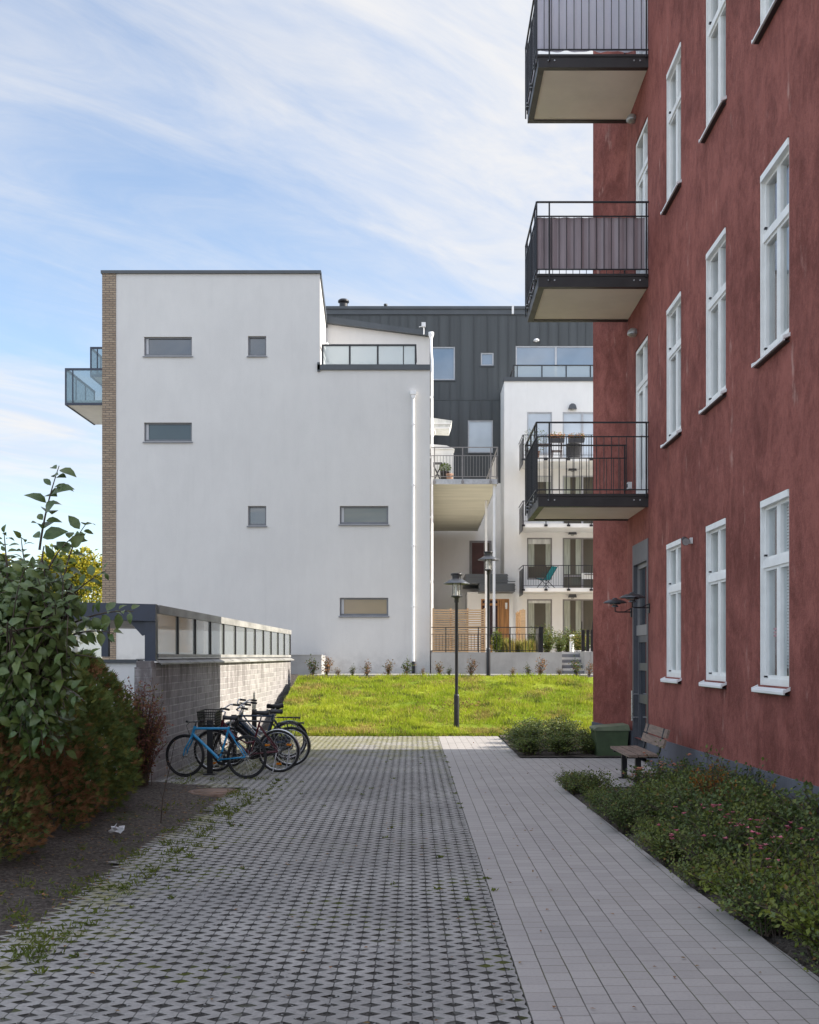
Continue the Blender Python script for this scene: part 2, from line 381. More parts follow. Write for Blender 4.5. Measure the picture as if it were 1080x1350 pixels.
def joint_mat():
    m, nt, out = newmat('paver_cell_fill')
    co = coords(nt)
    y = nd(nt, 'SeparateXYZ', {0: co})
    a = noise(nt, co, .9, 5, .6); b = noise(nt, co, 60, 4, .75)
    c = mix(nt, sstep(nt, b, .3, .72), (.022, .021, .019, 1), (.105, .098, .090, 1))
    far = sstep(nt, y.outputs[1], 17, 23, 0, .2)
    edge = mth(nt, 'ADD', sstep(nt, y.outputs[0], -1.2, -2.5, 0, .19), sstep(nt, y.outputs[0], .1, .6, 0, .05))
    v = mth(nt, 'ADD', a, mth(nt, 'ADD', far, edge))
    cell = nd(nt, 'TexWhiteNoise', {0: nd(nt, 'VectorMath', {0: co, 1: (.107, .07, 1)}, operation='SNAP').outputs[0]}, noise_dimensions='2D').outputs[0]
    v = mth(nt, 'ADD', v, mth(nt, 'MULTIPLY', mth(nt, 'SUBTRACT', cell, .5), .22))
    gcol = mix(nt, noise(nt, co, 7, 3), (.035, .055, .010, 1), (.13, .13, .022, 1))
    c = mix(nt, sstep(nt, v, .57, .68, 0, .9), c, gcol)
    wp = nd(nt, 'TexWhiteNoise', {0: nd(nt, 'VectorMath', {0: co, 1: (.012, .012, 1)}, operation='SNAP').outputs[0]}, noise_dimensions='2D').outputs[0]
    gp_ = mth(nt, 'ADD', noise(nt, co, .7, 4, .6), mth(nt, 'MULTIPLY', mth(nt, 'SUBTRACT', cell, .5), .3))
    c = mix(nt, sstep(nt, gp_, .52, .66, 0, .75), c, mix(nt, b, (.10, .097, .092, 1), (.30, .29, .28, 1)))
    c = mix(nt, sstep(nt, wp, .955, .96, 0, .8), c, (.36, .35, .34, 1))
    principled(nt, out, c, .95, 0, .15, bumpn(nt, b, .8, .015))
    return m
def concrete_paver_mat():
    m, nt, out = newmat('grass_paver_concrete')
    co = coords(nt); xyz = nd(nt, 'SeparateXYZ', {0: co})
    a = noise(nt, co, .55, 5, .6); b = noise(nt, co, 35, 5, .7); e = noise(nt, co, 4.5, 4, .65)
    c = mix(nt, sstep(nt, a, .3, .7), (.30, .285, .27, 1), (.44, .42, .395, 1))
    blk = nd(nt, 'TexWhiteNoise', {0: nd(nt, 'VectorMath', {0: co, 1: (.214, .141, 1)}, operation='SNAP').outputs[0]}, noise_dimensions='2D').outputs[0]
    c = mix(nt, mth(nt, 'MULTIPLY', blk, .32), c, (.21, .20, .185, 1))
    c = mix(nt, sstep(nt, b, .35, .7, 0, .5), c, (.15, .145, .14, 1))
    c = mix(nt, sstep(nt, noise(nt, co, .23, 4, .6, .6), .50, .62, 0, .35), c, (.20, .195, .19, 1))
    c = mix(nt, sstep(nt, e, .5, .75, 0, .35), c, (.13, .125, .115, 1))
    # joints between the blocks run down every column
    u = mth(nt, 'DIVIDE', xyz.outputs[0], .107)
    fu = mth(nt, 'ABSOLUTE', mth(nt, 'SUBTRACT', mth(nt, 'FRACT', mth(nt, 'ADD', u, .5)), .5))
    fu = mth(nt, 'ADD', fu, mth(nt, 'MULTIPLY', mth(nt, 'SUBTRACT', noise(nt, co, 20, 2), .5), .03))
    c = mix(nt, mth(nt, 'MULTIPLY', sstep(nt, fu, .045, .02, 0, .85), sstep(nt, noise(nt, co, 1.1, 4, .6), .3, .6, .45, 1.0)), c, (.022, .021, .018, 1))
    # moss creeping over the concrete towards the lawn and the soil edge
    far = sstep(nt, xyz.outputs[1], 15.5, 22.5, 0, .27)
    edge = sstep(nt, xyz.outputs[0], -1.2, -2.6, 0, .20)
    mo = mth(nt, 'ADD', noise(nt, co, 1.6, 5, .7), mth(nt, 'ADD', far, edge))
    mo = mth(nt, 'MULTIPLY', sstep(nt, mo, .66, .80), sstep(nt, noise(nt, co, 16, 4, .7), .38, .58))
    c = mix(nt, mth(nt, 'MULTIPLY', mo, .75), c, (.20, .185, .040, 1))
    principled(nt, out, c, .8, 0, .3, bumpn(nt, b, .35, .006))
    return m
def slab_mat():
    m, nt, out = newmat('grey_paving_slabs')
    co = coords(nt); xyz = nd(nt, 'SeparateXYZ', {0: co})
    wob = mth(nt, 'MULTIPLY', mth(nt, 'SUBTRACT', noise(nt, co, 2.5, 2), .5), .012)
    u = mth(nt, 'DIVIDE', mth(nt, 'ADD', mth(nt, 'SUBTRACT', xyz.outputs[0], .595), wob), .15)
    col = mth(nt, 'FLOOR', u); fu = mth(nt, 'FRACT', u)
    r = nd(nt, 'TexWhiteNoise', {1: col}, noise_dimensions='1D').outputs[0]
    v = mth(nt, 'ADD', mth(nt, 'DIVIDE', xyz.outputs[1], .148), r)
    row = mth(nt, 'FLOOR', v); fv = mth(nt, 'FRACT', v)
    cell = nd(nt, 'CombineXYZ', {0: col, 1: row}).outputs[0]
    wn = nd(nt, 'TexWhiteNoise', {0: cell}, noise_dimensions='2D')
    du = mth(nt, 'MULTIPLY', mth(nt, 'MINIMUM', fu, mth(nt, 'SUBTRACT', 1.0, fu)), .15)
    dv = mth(nt, 'MULTIPLY', mth(nt, 'MINIMUM', fv, mth(nt, 'SUBTRACT', 1.0, fv)), .148)
    ju = mth(nt, 'MULTIPLY', sstep(nt, du, .0048, .0022), sstep(nt, noise(nt, co, .9, 3), .3, .65, .6, 1.0))
    jv = mth(nt, 'MULTIPLY', sstep(nt, dv, .0038, .0018), mth(nt, 'ADD', .35, mth(nt, 'MULTIPLY', nd(nt, 'SeparateColor', {0: wn.outputs[1]}).outputs[1], .75)), clamp=True)
    j = mth(nt, 'MAXIMUM', ju, jv)
    st = noise(nt, co, .8, 5, .62); b = noise(nt, co, 48, 5, .7)
    c = mix(nt, wn.outputs[0], (.36, .332, .312, 1), (.415, .384, .362, 1))
    c = mix(nt, sstep(nt, st, .42, .72, 0, .5), c, (.31, .29, .28, 1))
    c = mix(nt, sstep(nt, b, .4, .75, 0, .35), c, (.24, .23, .228, 1))
    jc = mix(nt, sstep(nt, noise(nt, co, 1.4, 4), .45, .62), (.050, .046, .038, 1), (.075, .074, .026, 1))
    c = mix(nt, mth(nt, 'MULTIPLY', j, .9), c, jc)
    h = mth(nt, 'SUBTRACT', mth(nt, 'ADD', mth(nt, 'MULTIPLY', b, .25), mth(nt, 'MULTIPLY', wn.outputs[0], .3)), j)
    principled(nt, out, c, .75, 0, .35, bumpn(nt, h, .5, .006))
    return m
def lawn_mat():
    m, nt, out = newmat('lawn_turf')
    co = coords(nt)
    a = noise(nt, co, .8, 5, .65); b = noise(nt, co, 9, 5, .7)
    c = mix(nt, sstep(nt, a, .35, .65), (.15, .21, .018, 1), (.24, .28, .022, 1))
    c = mix(nt, sstep(nt, b, .5, .75, 0, .6), c, (.10, .12, .014, 1))
    principled(nt, out, c, .9, 0, .15, bumpn(nt, b, .8, .05))
    return m
M['soil'] = soil_mat(); M['fill'] = joint_mat(); M['paver'] = concrete_paver_mat(); M['slab'] = slab_mat(); M['lawn'] = lawn_mat()
M['gravel'] = pmat('pale_gravel', (.46, .43, .36), .95, .2, 30, bump=.6, bscale=90, bdist=.02)
M['field'] = pmat('distant_ground', (.30, .29, .26), .95, .25, .2)

g = MB().quad((-900, -300, -.075), (900, -300, -.075), (900, 1500, -.075), (-900, 1500, -.075)).build('ground', M['field'])
tag(g, kind='structure')

# soil sheets (rough relief)
def relief(x0, x1, y0, y1, step, z, amp, name, mat, fn=None):
    nx, ny = int((x1 - x0) / step) + 1, int((y1 - y0) / step) + 1
    vs = []
    for j in range(ny):
        for i in range(nx):
            x, y = x0 + (x1 - x0) * i / (nx - 1), y0 + (y1 - y0) * j / (ny - 1)
            h = amp * (mnoise.noise((x * 2.1, y * 2.1, z)) + .6 * mnoise.noise((x * 6, y * 6, 3)) + .6 * mnoise.noise((x * 14, y * 14, 5)))
            vs.append((x, y, z + h + (fn(x, y) if fn else 0)))
    fs = [(j * nx + i, j * nx + i + 1, (j + 1) * nx + i + 1, (j + 1) * nx + i) for j in range(ny - 1) for i in range(nx - 1)]
    o = MB(); o.add(vs, fs, 0, True)
    return tag(o.build(name, mat), kind='structure')
def hump(x, y):
    t = max(0.0, min(1.0, (-2.75 - x) / .9)); return .05 * t - .03 * (1 - t)
relief(-9, -2.35, 2.5, 15.15, .05, .0, .02, 'soil', M['soil'], hump)
relief(1.62, 3.69, 3.5, 15.1, .09, .012, .02, 'soil', M['soil'], lambda x, y: -.05 * max(0, min(1, (2.25 - .039 * (y - 6) - x) / .06 + .4)) - .02)
relief(1.66, 3.69, 19.25, 24.55, .1, .02, .015, 'soil', M['soil'])

# grass paving: real diamond cells
def grass_paving():
    a, b = .107, .0705
    cs = []
    for i in range(-40, 8):
        for j in range(int(3.2 / .141), int(24.75 / .141)):
            x = i * a; y = j * .141 + (i % 2) * b
            xl = -2.60 + .035 * (y - 7) + .05 * math.sin(y * 1.7) + .04 * math.sin(y * 5.1)
            if y > 14.95: xl = -3.72
            if x < xl or x > .70: continue
            cs.append((x, y))
    v = []; f = []; m = []
    rg = random.Random(3)
    for (x, y) in cs:
        B = len(v); k = .55 + rg.uniform(-.03, .03); dz = -rg.uniform(.003, .008); tz = rg.uniform(-.0015, .0015)
        clampx = lambda q: min(q, .592)
        o = [(clampx(x + a), y), (x, y + b), (x - a, y), (x, y - b)]
        o[1] = (clampx(o[1][0]), o[1][1]); o[3] = (clampx(o[3][0]), o[3][1])
        for p in o: v.append((p[0], p[1], tz * 0))
        for (dx, dy) in ((a, 0), (0, b), (-a, 0), (0, -b)): v.append((clampx(x + dx * k), y + dy * k, -.001))
        for (dx, dy) in ((a, 0), (0, b), (-a, 0), (0, -b)): v.append((clampx(x + dx * k * .93), y + dy * k * .93, dz))
        for q in range(4):
            q2 = (q + 1) % 4
            f.append((B + q, B + q2, B + 4 + q2, B + 4 + q)); m.append(0)
            f.append((B + 4 + q, B + 4 + q2, B + 8 + q2, B + 8 + q)); m.append(1)
        f.append((B + 8, B + 9, B + 10, B + 11)); m.append(1)
    o = MB(); o.v = v; o.f = f; o.m = m; o.sm = [False] * len(f)
    ob = o.build('paving', [M['paver'], M['fill']]); ob.rotation_euler = (0, 0, ROT)
    return tag(ob, kind='structure')
grass_paving()
u_ = MB().quad((-3.9, 3, -.04), (.61, 3, -.04), (.61, 24.75, -.04), (-3.9, 24.75, -.04)).build('gravel_bed', M['fill'])
u_.rotation_euler = (0, 0, ROT); tag(u_, kind='structure')
# slab path (main strip and the branch to the entrance)
p = MB()
p.add([(.595, 3, 0), (2.40, 3, 0), (2.28, 6.1, 0), (2.17, 8.6, 0), (2.06, 15.0, 0), (3.95, 15.0, 0), (3.95, 19.25, 0), (1.93, 19.25, 0), (1.93, 24.72, 0), (.595, 24.72, 0)], [tuple(range(10))])
p.add([(.595, 3, -.06), (2.40, 3, -.06), (2.28, 6.1, -.06), (2.17, 8.6, -.06), (2.06, 15.0, -.06)], [], 0)
for (q, w) in (((2.40, 3), (2.28, 6.1)), ((2.28, 6.1), (2.17, 8.6)), ((2.17, 8.6), (2.06, 15.0))):
    p.quad((*q, 0), (*w, 0), (*w, -.06), (*q, -.06))
o = p.build('path', M['slab']); o.rotation_euler = (0, 0, ROT); tag(o, kind='structure')

# lawn bank and terrace
Y0, Y1, ZT = 24.6, 31.0, 1.2
def bank(y):
    t = max(0, min(1, (y - Y0) / (Y1 - Y0)))
    return .03 + (ZT - .03) * (t * .86 + .14 * (3 * t * t - 2 * t ** 3))
def lawn_z(x, y): return bank(y) + .045 * mnoise.noise((x * .8, y * .8, 1.0)) + .035 * mnoise.noise((x * 2.1, y * 2.1, 4.0)) + .02 * mnoise.noise((x * 5, y * 5, 7.0))
nx, ny = 150, 64
vs = [(-3.62 + 16 * i / (nx - 1), Y0 + (Y1 - Y0) * j / (ny - 1), 0) for j in range(ny) for i in range(nx)]
vs = [(x, y, lawn_z(x, y)) for x, y, z in vs]
fs = [(j * nx + i, j * nx + i + 1, (j + 1) * nx + i + 1, (j + 1) * nx + i) for j in range(ny - 1) for i in range(nx - 1)]
o = MB(); o.add(vs, fs, 0, True)
o.quad((-3.62, Y0, -.05), (12.3, Y0, -.05), (12.3, Y0, .06), (-3.62, Y0, .06))
tag(o.build('lawn', M['lawn']), kind='structure')
gr = random.Random(11); gb = MB(); V = []; FF = []; MM = []
for i in range(95000):
    x = gr.uniform(-3.6, 4.6); y = Y0 + (Y1 + .1 - Y0) * gr.random()
    cl = mnoise.noise((x * 1.4, y * 1.4, 9.0)) + .6 * mnoise.noise((x * 4.4, y * 4.4, 2.0))
    if cl < -.42 and gr.random() < .8: continue
    h = gr.uniform(.03, .10) * (1 + .75 * cl); w = gr.uniform(.005, .011); an = gr.uniform(0, 6.28)
    z = lawn_z(x, y) - .004; lx, ly = gr.gauss(0, .028), gr.gauss(0, .028); b = len(V)
    V += [(x - w * math.cos(an), y - w * math.sin(an), z), (x + w * math.cos(an), y + w * math.sin(an), z), (x + lx, y + ly, z + h)]
    FF.append((b, b + 1, b + 2)); MM.append(2 if mnoise.noise((x * 2.3, y * 2.3, 30.0)) + gr.gauss(0, .25) > .38 else (0 if mnoise.noise((x * 1.1, y * 1.1, 50.0)) + gr.gauss(0, .2) < .30 and gr.random() < .93 else 1))
for i in range(5000):
    x = gr.uniform(-3.6, 4.0); e = .5 + .5 * mnoise.noise((x * 1.7, 3.0, 1.0)) + .3 * mnoise.noise((x * 6, 1.0, 2.0)); y = Y0 + .04 - abs(gr.gauss(0, .09)) * max(.1, e)
    w = gr.uniform(.005, .011); an = gr.uniform(0, 6.28); b = len(V); h = gr.uniform(.03, .09)
    V += [(x - w * math.cos(an), y - w * math.sin(an), -.005), (x + w * math.cos(an), y + w * math.sin(an), -.005), (x + gr.gauss(0, .03), y - abs(gr.gauss(0, .03)), h)]
    FF.append((b, b + 1, b + 2)); MM.append(gr.choice((0, 0, 0, 1, 2)))
gb.v, gb.f, gb.m, gb.sm = V, FF, MM, [False] * len(FF)
tag(gb.build('grass', [M['l_grass'], M['l_straw'], M['l_weed']]), 'short bright green grass blades covering the sunny lawn bank', 'grass', kind='stuff')
# left bank behind the block wall, terrace and its path
o = MB().add([(-60, 33.5, -.04), (-4.2, 33.5, -.04), (-4.2, 36, ZT), (-60, 36, ZT)], [(0, 1, 2, 3)]); tag(o.build('slope', M['soil']), kind='structure')
o = MB()
o.add([(-3.62, 31.0, ZT), (60, 31.0, ZT), (60, 33.0, ZT), (-3.62, 33.0, ZT)], [(0, 1, 2, 3)])
tag(o.build('soil', M['soil']), kind='structure')
o = MB().add([(-3.62, 33.0, ZT + .01), (60, 33.0, ZT + .01), (60, 36.0, ZT + .01), (-3.62, 36.0, ZT + .01)], [(0, 1, 2, 3)]); tag(o.build('gravel_path', M['gravel']), kind='structure')
o = MB().box(-3.62, 30, 32.9, 33.0, ZT - .1, ZT + .045); tag(o.build('kerb', M['concrete_step']), kind='structure')
o = MB().quad((-300, 36.0, ZT - .002), (300, 36.0, ZT - .002), (300, 400, ZT - .002), (-300, 400, ZT - .002)); tag(o.build('terrace', M['field']), kind='structure')
o = MB().box(.30, 4.55, 36.75, 52.4, ZT, 1.86).box(4.55, 30, 37.9, 52.4, ZT, 1.865); tag(o.build('garden_ground', M['gravel']), kind='structure')

# weeds, crumbs of moss, fallen leaves
w = MB(); wr = random.Random(5)
spots = [(-2.66 + .04 * (y - 7) + wr.gauss(0, .12), y) for y in [wr.uniform(5.5, 14.8) for _ in range(120)]] + [(wr.uniform(-3.6, -2.7), wr.uniform(6, 13.5)) for _ in range(60)] + [(wr.uniform(-3.7, -2.2), wr.uniform(15.1, 21)) for _ in range(60)] + [(-2.45 + .035 * (y - 7) + abs(wr.gauss(0, .16)), y) for y in [wr.uniform(6, 16) for _ in range(110)]] + [(.60 - .0123 * y + wr.gauss(0, .02), y) for y in [wr.uniform(5.3, 20) for _ in range(12)]] + [(wr.uniform(-2.4, .4), wr.uniform(5.3, 20)) for _ in range(24)]
for (x, y) in spots:
    n = wr.randint(6, 20); sp = wr.uniform(.015, .07) if x < -2.2 else .012
    for _ in range(n):
        px, py = x + wr.gauss(0, sp), y + wr.gauss(0, sp)
        d = Vector((wr.gauss(0, .6), wr.gauss(0, .6), wr.uniform(.25, .9)))
        w.leaf(Vector((px, py, .0)), d, Vector((wr.gauss(0, 1), wr.gauss(0, 1), 1)), wr.uniform(.025, .07) * (1 if x < -2.1 else .6), wr.uniform(.006, .016), 0 if wr.random() < .8 else 1)
tag(w.build('weeds', [M['l_weed'], M['l_yel']]), 'small green weeds sprouting in the soil beside the grass paving', 'weeds', kind='stuff')
w = MB()
for _ in range(1300):
    t = wr.random()
    if t < .6: x, y, z = wr.uniform(-4.2, -2.5), wr.uniform(5.5, 14.9), .03
    elif t < .8: x, y, z = wr.uniform(-2.4, 2.0), wr.uniform(5, 23), .008
    else: x, y, z = wr.uniform(2.1, 3.6), wr.uniform(5.3, 15), .03
    w.leaf(Vector((x, y, z)), Vector((wr.gauss(0, 1), wr.gauss(0, 1), .1)), Vector((0, 0, 1)), wr.uniform(.02, .045), wr.uniform(.012, .028), wr.randint(0, 1))
tag(w.build('fallen_leaves', [M['l_dry'], M['l_brown']]), 'scattered dry brown fallen leaves on soil and paving', 'leaves', kind='stuff')
w = MB()
for k_ in range(330):
    x, y = (.92 + wr.gauss(0, .35), 27.4 + wr.gauss(0, .35)) if k_ < 150 else (wr.uniform(-3.4, 3.8), wr.uniform(24.8, 30.8))
    w.leaf(Vector((x, y, lawn_z(x, y) + wr.uniform(.03, .07))), Vector((wr.gauss(0, 1), wr.gauss(0, 1), .3)), Vector((wr.gauss(0, .4), wr.gauss(0, .4), 1)), wr.uniform(.04, .09), wr.uniform(.03, .06), 0)
tag(w.build('fallen_leaves', [M['l_dry']]), 'tan fallen leaves on the lawn, thickest beside the lamp post', 'leaves', kind='stuff')
# manhole and litter
t = thing('manhole_cover', 'rusty round manhole cover in the soil before the bicycles', 'manhole cover', (wx(283, 14.55), 14.5, -.022))
MB().lathe([(0.001, .035), (.27, .035), (.27, 0)], t.location, 28).build('cover', M['iron'], t)
MB().lathe([(.275, -.01), (.275, .03), (.34, .03), (.34, -.02)], t.location, 28).build('rim', M['iron'], t)
lt = MB(); lx, ly = wx(153, 10.9), 10.9
for i in range(9):
    lt.leaf(Vector((lx + wr.gauss(0, .02), ly + wr.gauss(0, .02), .05)), Vector((wr.gauss(0, 1), wr.gauss(0, 1), .5)), Vector((wr.gauss(0, 1), wr.gauss(0, 1), 1)), .09, .07)
tag(lt.build('litter', M['paper']), 'crumpled white scrap of paper lying on the dark soil', 'litter')
# ------------------------------------------------------------------ red building
XW = 3.7; YB0 = 20.05; XE, YE = 3.247, 21.15; ZR = 16.5
rb = thing('red_building', 'tall dark red rendered building with white windows and steel balconies along the path', 'building', (XW, 14, 0))
WINY = [(15.81, 16.81), (13.45, 14.45), (11.11, 12.11), (8.76, 9.76), (6.4, 7.4)]
ROWS = [(1.48, 3.51), (5.08, 7.10), (8.68, 10.72)]
DOORS = [(4.52, 7.17), (8.17, 10.83), (11.82, 14.45)]
DY0, DY1 = 18.18, 19.30
holes = [(a, b, c, d) for (a, b) in WINY for (c, d) in ROWS] + [(a, b, 12.3, 14.33) for (a, b) in WINY] + [(DY0, DY1, c, d) for (c, d) in DOORS] + [(18.12, 19.46, .02, 3.76)]
wl = MB()
wl.grid('x', XW, -2, YB0, 0.36, ZR, [(a, b, max(c, .36), d) for (a, b, c, d) in holes], .30, 0)
# gable, roof and far sides
wl.quad((XW, YB0, .4), (XE, YE, .4), (XE, YE, ZR), (XW, YB0, ZR)).quad((XE, YE, .45), (34, YE, .45), (34, YE, ZR), (XE, YE, ZR)).quad((34, -2, 0), (34, YE, 0), (34, YE, ZR), (34, -2, ZR)).quad((XW, -2, 0), (34, -2, 0), (34, -2, ZR), (XW, -2, ZR))
wl.add([(XW, -2, ZR), (34, -2, ZR), (34, YE, ZR), (XE, YE, ZR), (XW, YB0, ZR)], [(0, 1, 2, 3, 4)])
# rooms behind the windows
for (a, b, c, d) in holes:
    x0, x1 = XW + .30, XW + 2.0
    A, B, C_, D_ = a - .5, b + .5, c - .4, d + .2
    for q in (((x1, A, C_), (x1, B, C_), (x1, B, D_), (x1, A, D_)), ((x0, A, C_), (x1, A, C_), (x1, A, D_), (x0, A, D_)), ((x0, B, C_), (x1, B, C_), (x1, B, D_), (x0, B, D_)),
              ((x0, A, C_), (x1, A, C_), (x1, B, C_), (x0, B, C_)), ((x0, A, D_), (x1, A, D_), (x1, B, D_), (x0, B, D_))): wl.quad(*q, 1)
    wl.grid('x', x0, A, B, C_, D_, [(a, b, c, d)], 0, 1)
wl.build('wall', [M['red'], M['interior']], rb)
pl = MB()
# plinth, its top a little lower at the far end
def plz(y): return .575 - .0115 * (y - 10)
seg = [(-2, 18.12), (19.46, YB0 - .01)]
for (a, b) in seg:
    pl.prism([(a, -.1), (b, -.1), (b, plz(b)), (a, plz(a))], 'x', XW - .022, XW + .2)
pl.add([(XW - .022, YB0 - .01, -.1), (XE - .025, YE + .022, -.1), (XE - .025, YE + .022, .53), (XW - .022, YB0 - .01, plz(YB0)), (XE + .02, YE, .53), (XW, YB0, plz(YB0))], [(0, 1, 2, 3), (3, 2, 4, 5)])
pl.quad((XE - .025, YE + .022, -.1), (34, YE + .022, -.1), (34, YE + .022, .53), (XE - .025, YE + .022, .53)).quad((XE - .025, YE + .022, .53), (34, YE + .022, .53), (34, YE, .53), (XE + .02, YE, .53))
pl.build('plinth', M['plinth'], rb)

def red_window(y0, y1, z0, z1):
    h = z1 - z0; w = y1 - y0; X = XW
    f = MB()
    fd0, fd1 = X + .012, X + .16; t = .042
    f.box(fd0, fd1, y0 + .002, y0 + t, z0 + .002, z1 - .002).box(fd0, fd1, y1 - t, y1 - .002, z0 + .002, z1 - .002)
    f.box(fd0 - .014, fd1, y0 + t, y1 - t, z1 - .075, z1 - .004).box(fd0 + .02, fd1, y0 + t, y1 - t, z0 + .002, z0 + .075)
    zt = z1 - h * .345; ym = (y0 + y1) / 2
    f.box(fd0 + .02, fd1, y0 + t, y1 - t, zt - .042, zt + .042).box(fd0 + .035, fd1 - .01, y0 + t, y1 - t, zt + .042, zt + .06)
    s0, s1 = X + .055, X + .125
    for (a, b) in ((z0 + .075, zt - .042), (zt + .042, z1 - .075)):
        f.box(s0 - .006, s1, ym - .027, ym + .027, a, b)
        for (p, q) in ((y0 + t, ym - .027), (ym + .027, y1 - t)):
            f.box(s0, s1, p, p + .032, a, b).box(s0, s1, q - .032, q, a, b).box(s0, s1, p + .032, q - .032, a, a + .036).box(s0, s1, p + .032, q - .032, b - .032, b)
    # small dark latches
    f.box(s0 - .03, s0 - .001, y1 - .13, y1 - .09, z0 + .085, z0 + .105, 1).box(s0 - .03, s0 - .001, y1 - .13, y1 - .09, zt + .085, zt + .105, 1)
    fr = f.build('window', [M['frame_white'], M['steel_black']], rb)
    MB().quad((X + .09, y0 + t, z0 + .07), (X + .09, y1 - t, z0 + .07), (X + .09, y1 - t, z1 - .07), (X + .09, y0 + t, z1 - .07)).build('pane', M['glass'], fr)
    s = MB()
    s.prism([(X + .05, z0 + .004), (X - .075, z0 - .05), (X - .075, z0 - .075), (X - .055, z0 - .075), (X - .055, z0 - .058), (X + .05, z0 - .012)], 'y', y0 - .035, y1 + .035)
    s.prism([(X + .05, z0 + .03), (X - .075, z0 - .03), (X - .075, z0 - .06), (X + .05, z0 - .012)], 'y', y0 - .042, y0 - .035).prism([(X + .05, z0 + .03), (X - .075, z0 - .03), (X - .075, z0 - .06), (X + .05, z0 - .012)], 'y', y1 + .035, y1 + .042)
    s.box(X - .052, X + .0, y0 - .02, y1 + .02, z0 - .085, z0 - .0745, 1)
    s.build('sill', [M['pipe'], M['steel_black']], fr)
    return fr
def pleats(mb, x, y0, y1, z0, z1, n, amp, mat=0):
    for i in range(n):
        a, b = y0 + (y1 - y0) * i / n, y0 + (y1 - y0) * (i + 1) / n
        mb.quad((x + amp * (i % 2), a, z0), (x + amp * ((i + 1) % 2), b, z0), (x + amp * ((i + 1) % 2), b, z1), (x + amp * (i % 2), a, z1), mat)
rows = ROWS + [(12.3, 14.33)]
for ci, (y0, y1) in enumerate(WINY[:4]):
    for ri, (z0, z1) in enumerate(rows):
        fr = red_window(y0, y1, z0, z1)
        if ri == 0 and ci >= 2:
            b = MB(); z = z0 + .22
            while z < z1 - .1:
                b.quad((XW + .185, y0 + .06, z), (XW + .185, y1 - .06, z), (XW + .20, y1 - .06, z + .03), (XW + .20, y0 + .06, z + .03)); z += .034
            b.box(XW + .18, XW + .21, y0 + .06, y1 - .06, z0 + .19, z0 + .21)
            b.build('blind', M['blind'], fr)
            if ci == 2:
                s = MB()
                for k in range(3): s.box(XW + .098, XW + .10, y1 - .37, y1 - .20, z0 + .53 + k * .037, z0 + .553 + k * .037)
                s.build('sticker', M['sticker'], fr)
        elif ri == 0:
            b = MB(); pleats(b, XW + .26, y0 + .0, y1, z0, z1 - .06, 22, .02); b.build('curtain', M['drape'], fr)
        elif (ci * 2 + ri) % 3 != 1:
            b = MB()
            if True: pleats(b, XW + .27, y0, y0 + .30, z0, z1, 8, .03); pleats(b, XW + .27, y1 - .26, y1, z0, z1, 8, .03)
            b.build('curtain', M['curtain_dim'], fr)
for (z0, z1) in DOORS:
    f = MB(); X = XW; y0, y1 = DY0, DY1; t = .06
    f.box(X + .02, X + .16, y0 + .002, y0 + t, z0, z1 - .002).box(X + .02, X + .16, y1 - t, y1 - .002, z0, z1 - .002).box(X + .02, X + .16, y0 + t, y1 - t, z1 - .07, z1 - .002).box(X + .02, X + .16, y0 + t, y1 - t, z0, z0 + .06)
    zt = z0 + 1.98
    f.box(X + .03, X + .16, y0 + t, y1 - t, zt - .04, zt + .05)
    ym = (y0 + y1) / 2
    f.box(X + .045, X + .12, ym - .05, ym + .05, z0 + .06, z1 - .07)
    for (p, q) in ((y0 + t, ym - .05), (ym + .05, y1 - t)):
        f.box(X + .05, X + .12, p, p + .06, z0 + .06, zt - .04).box(X + .05, X + .12, q - .06, q, z0 + .06, zt - .04).box(X + .05, X + .12, p + .06, q - .06, z0 + .06, z0 + .34).box(X + .05, X + .12, p + .06, q - .06, zt - .11, zt - .04)
    fr = f.build('balcony_door', M['frame_white'], rb)
    MB().quad((X + .09, y0 + t, z0 + .06), (X + .09, y1 - t, z0 + .06), (X + .09, y1 - t, z1 - .06), (X + .09, y0 + t, z1 - .06)).build('pane', M['glass'], fr)
    MB().tube([(X + .045, ym - .01, z0 + 1.05), (X + .0, ym - .01, z0 + 1.05), (X + .0, ym - .12, z0 + 1.05)], .009, 6).build('handle', M['chrome'], fr)
    b = MB(); pleats(b, X + .26, y0, y1, z0, z1 - .8, 22, .02); b.build('curtain', M['curtain_dim'], fr)

# entrance door
f = MB(); X = XW; y0, y1, z1 = 18.12, 19.46, 3.76
f.box(X - .012, X + .2, y0 + .002, y0 + .10, .02, z1 - .002).box(X - .012, X + .2, y1 - .10, y1 - .002, .02, z1 - .002).box(X - .012, X + .2, y0 + .10, y1 - .10, z1 - .36, z1 - .002)
dr = f.build('entrance_door', M['door_grey'], rb)
lf = MB()
a, b = y0 + .10, y1 - .10; x0, x1 = X + .06, X + .13
lf.box(x0, x1, a, a + .13, .05, 2.16).box(x0, x1, b - .13, b, .05, 2.16)
for (p, q) in ((.05, .38), (.98, 1.13), (1.55, 1.68), (2.04, 2.16)): lf.box(x0 + .002, x1 - .002, a + .13, b - .13, p, q)
lf.box(x0 - .02, x1, a, b, 2.16, 2.34, 1)
lf.box(x0, x1, a, a + .07, 2.34, z1 - .36, 1).box(x0, x1, b - .07, b, 2.34, z1 - .36, 1).box(x0, x1, a + .07, b - .07, z1 - .43, z1 - .36, 1)
lf.build('leaf', [M['door_grey'], M['frame_mid']], dr)
MB().quad((X + .095, a + .05, .1), (X + .095, b - .05, .1), (X + .095, b - .05, z1 - .38), (X + .095, a + .05, z1 - .38)).build('pane', M['pane_dark'], dr)
h = MB(); yh = b - .07
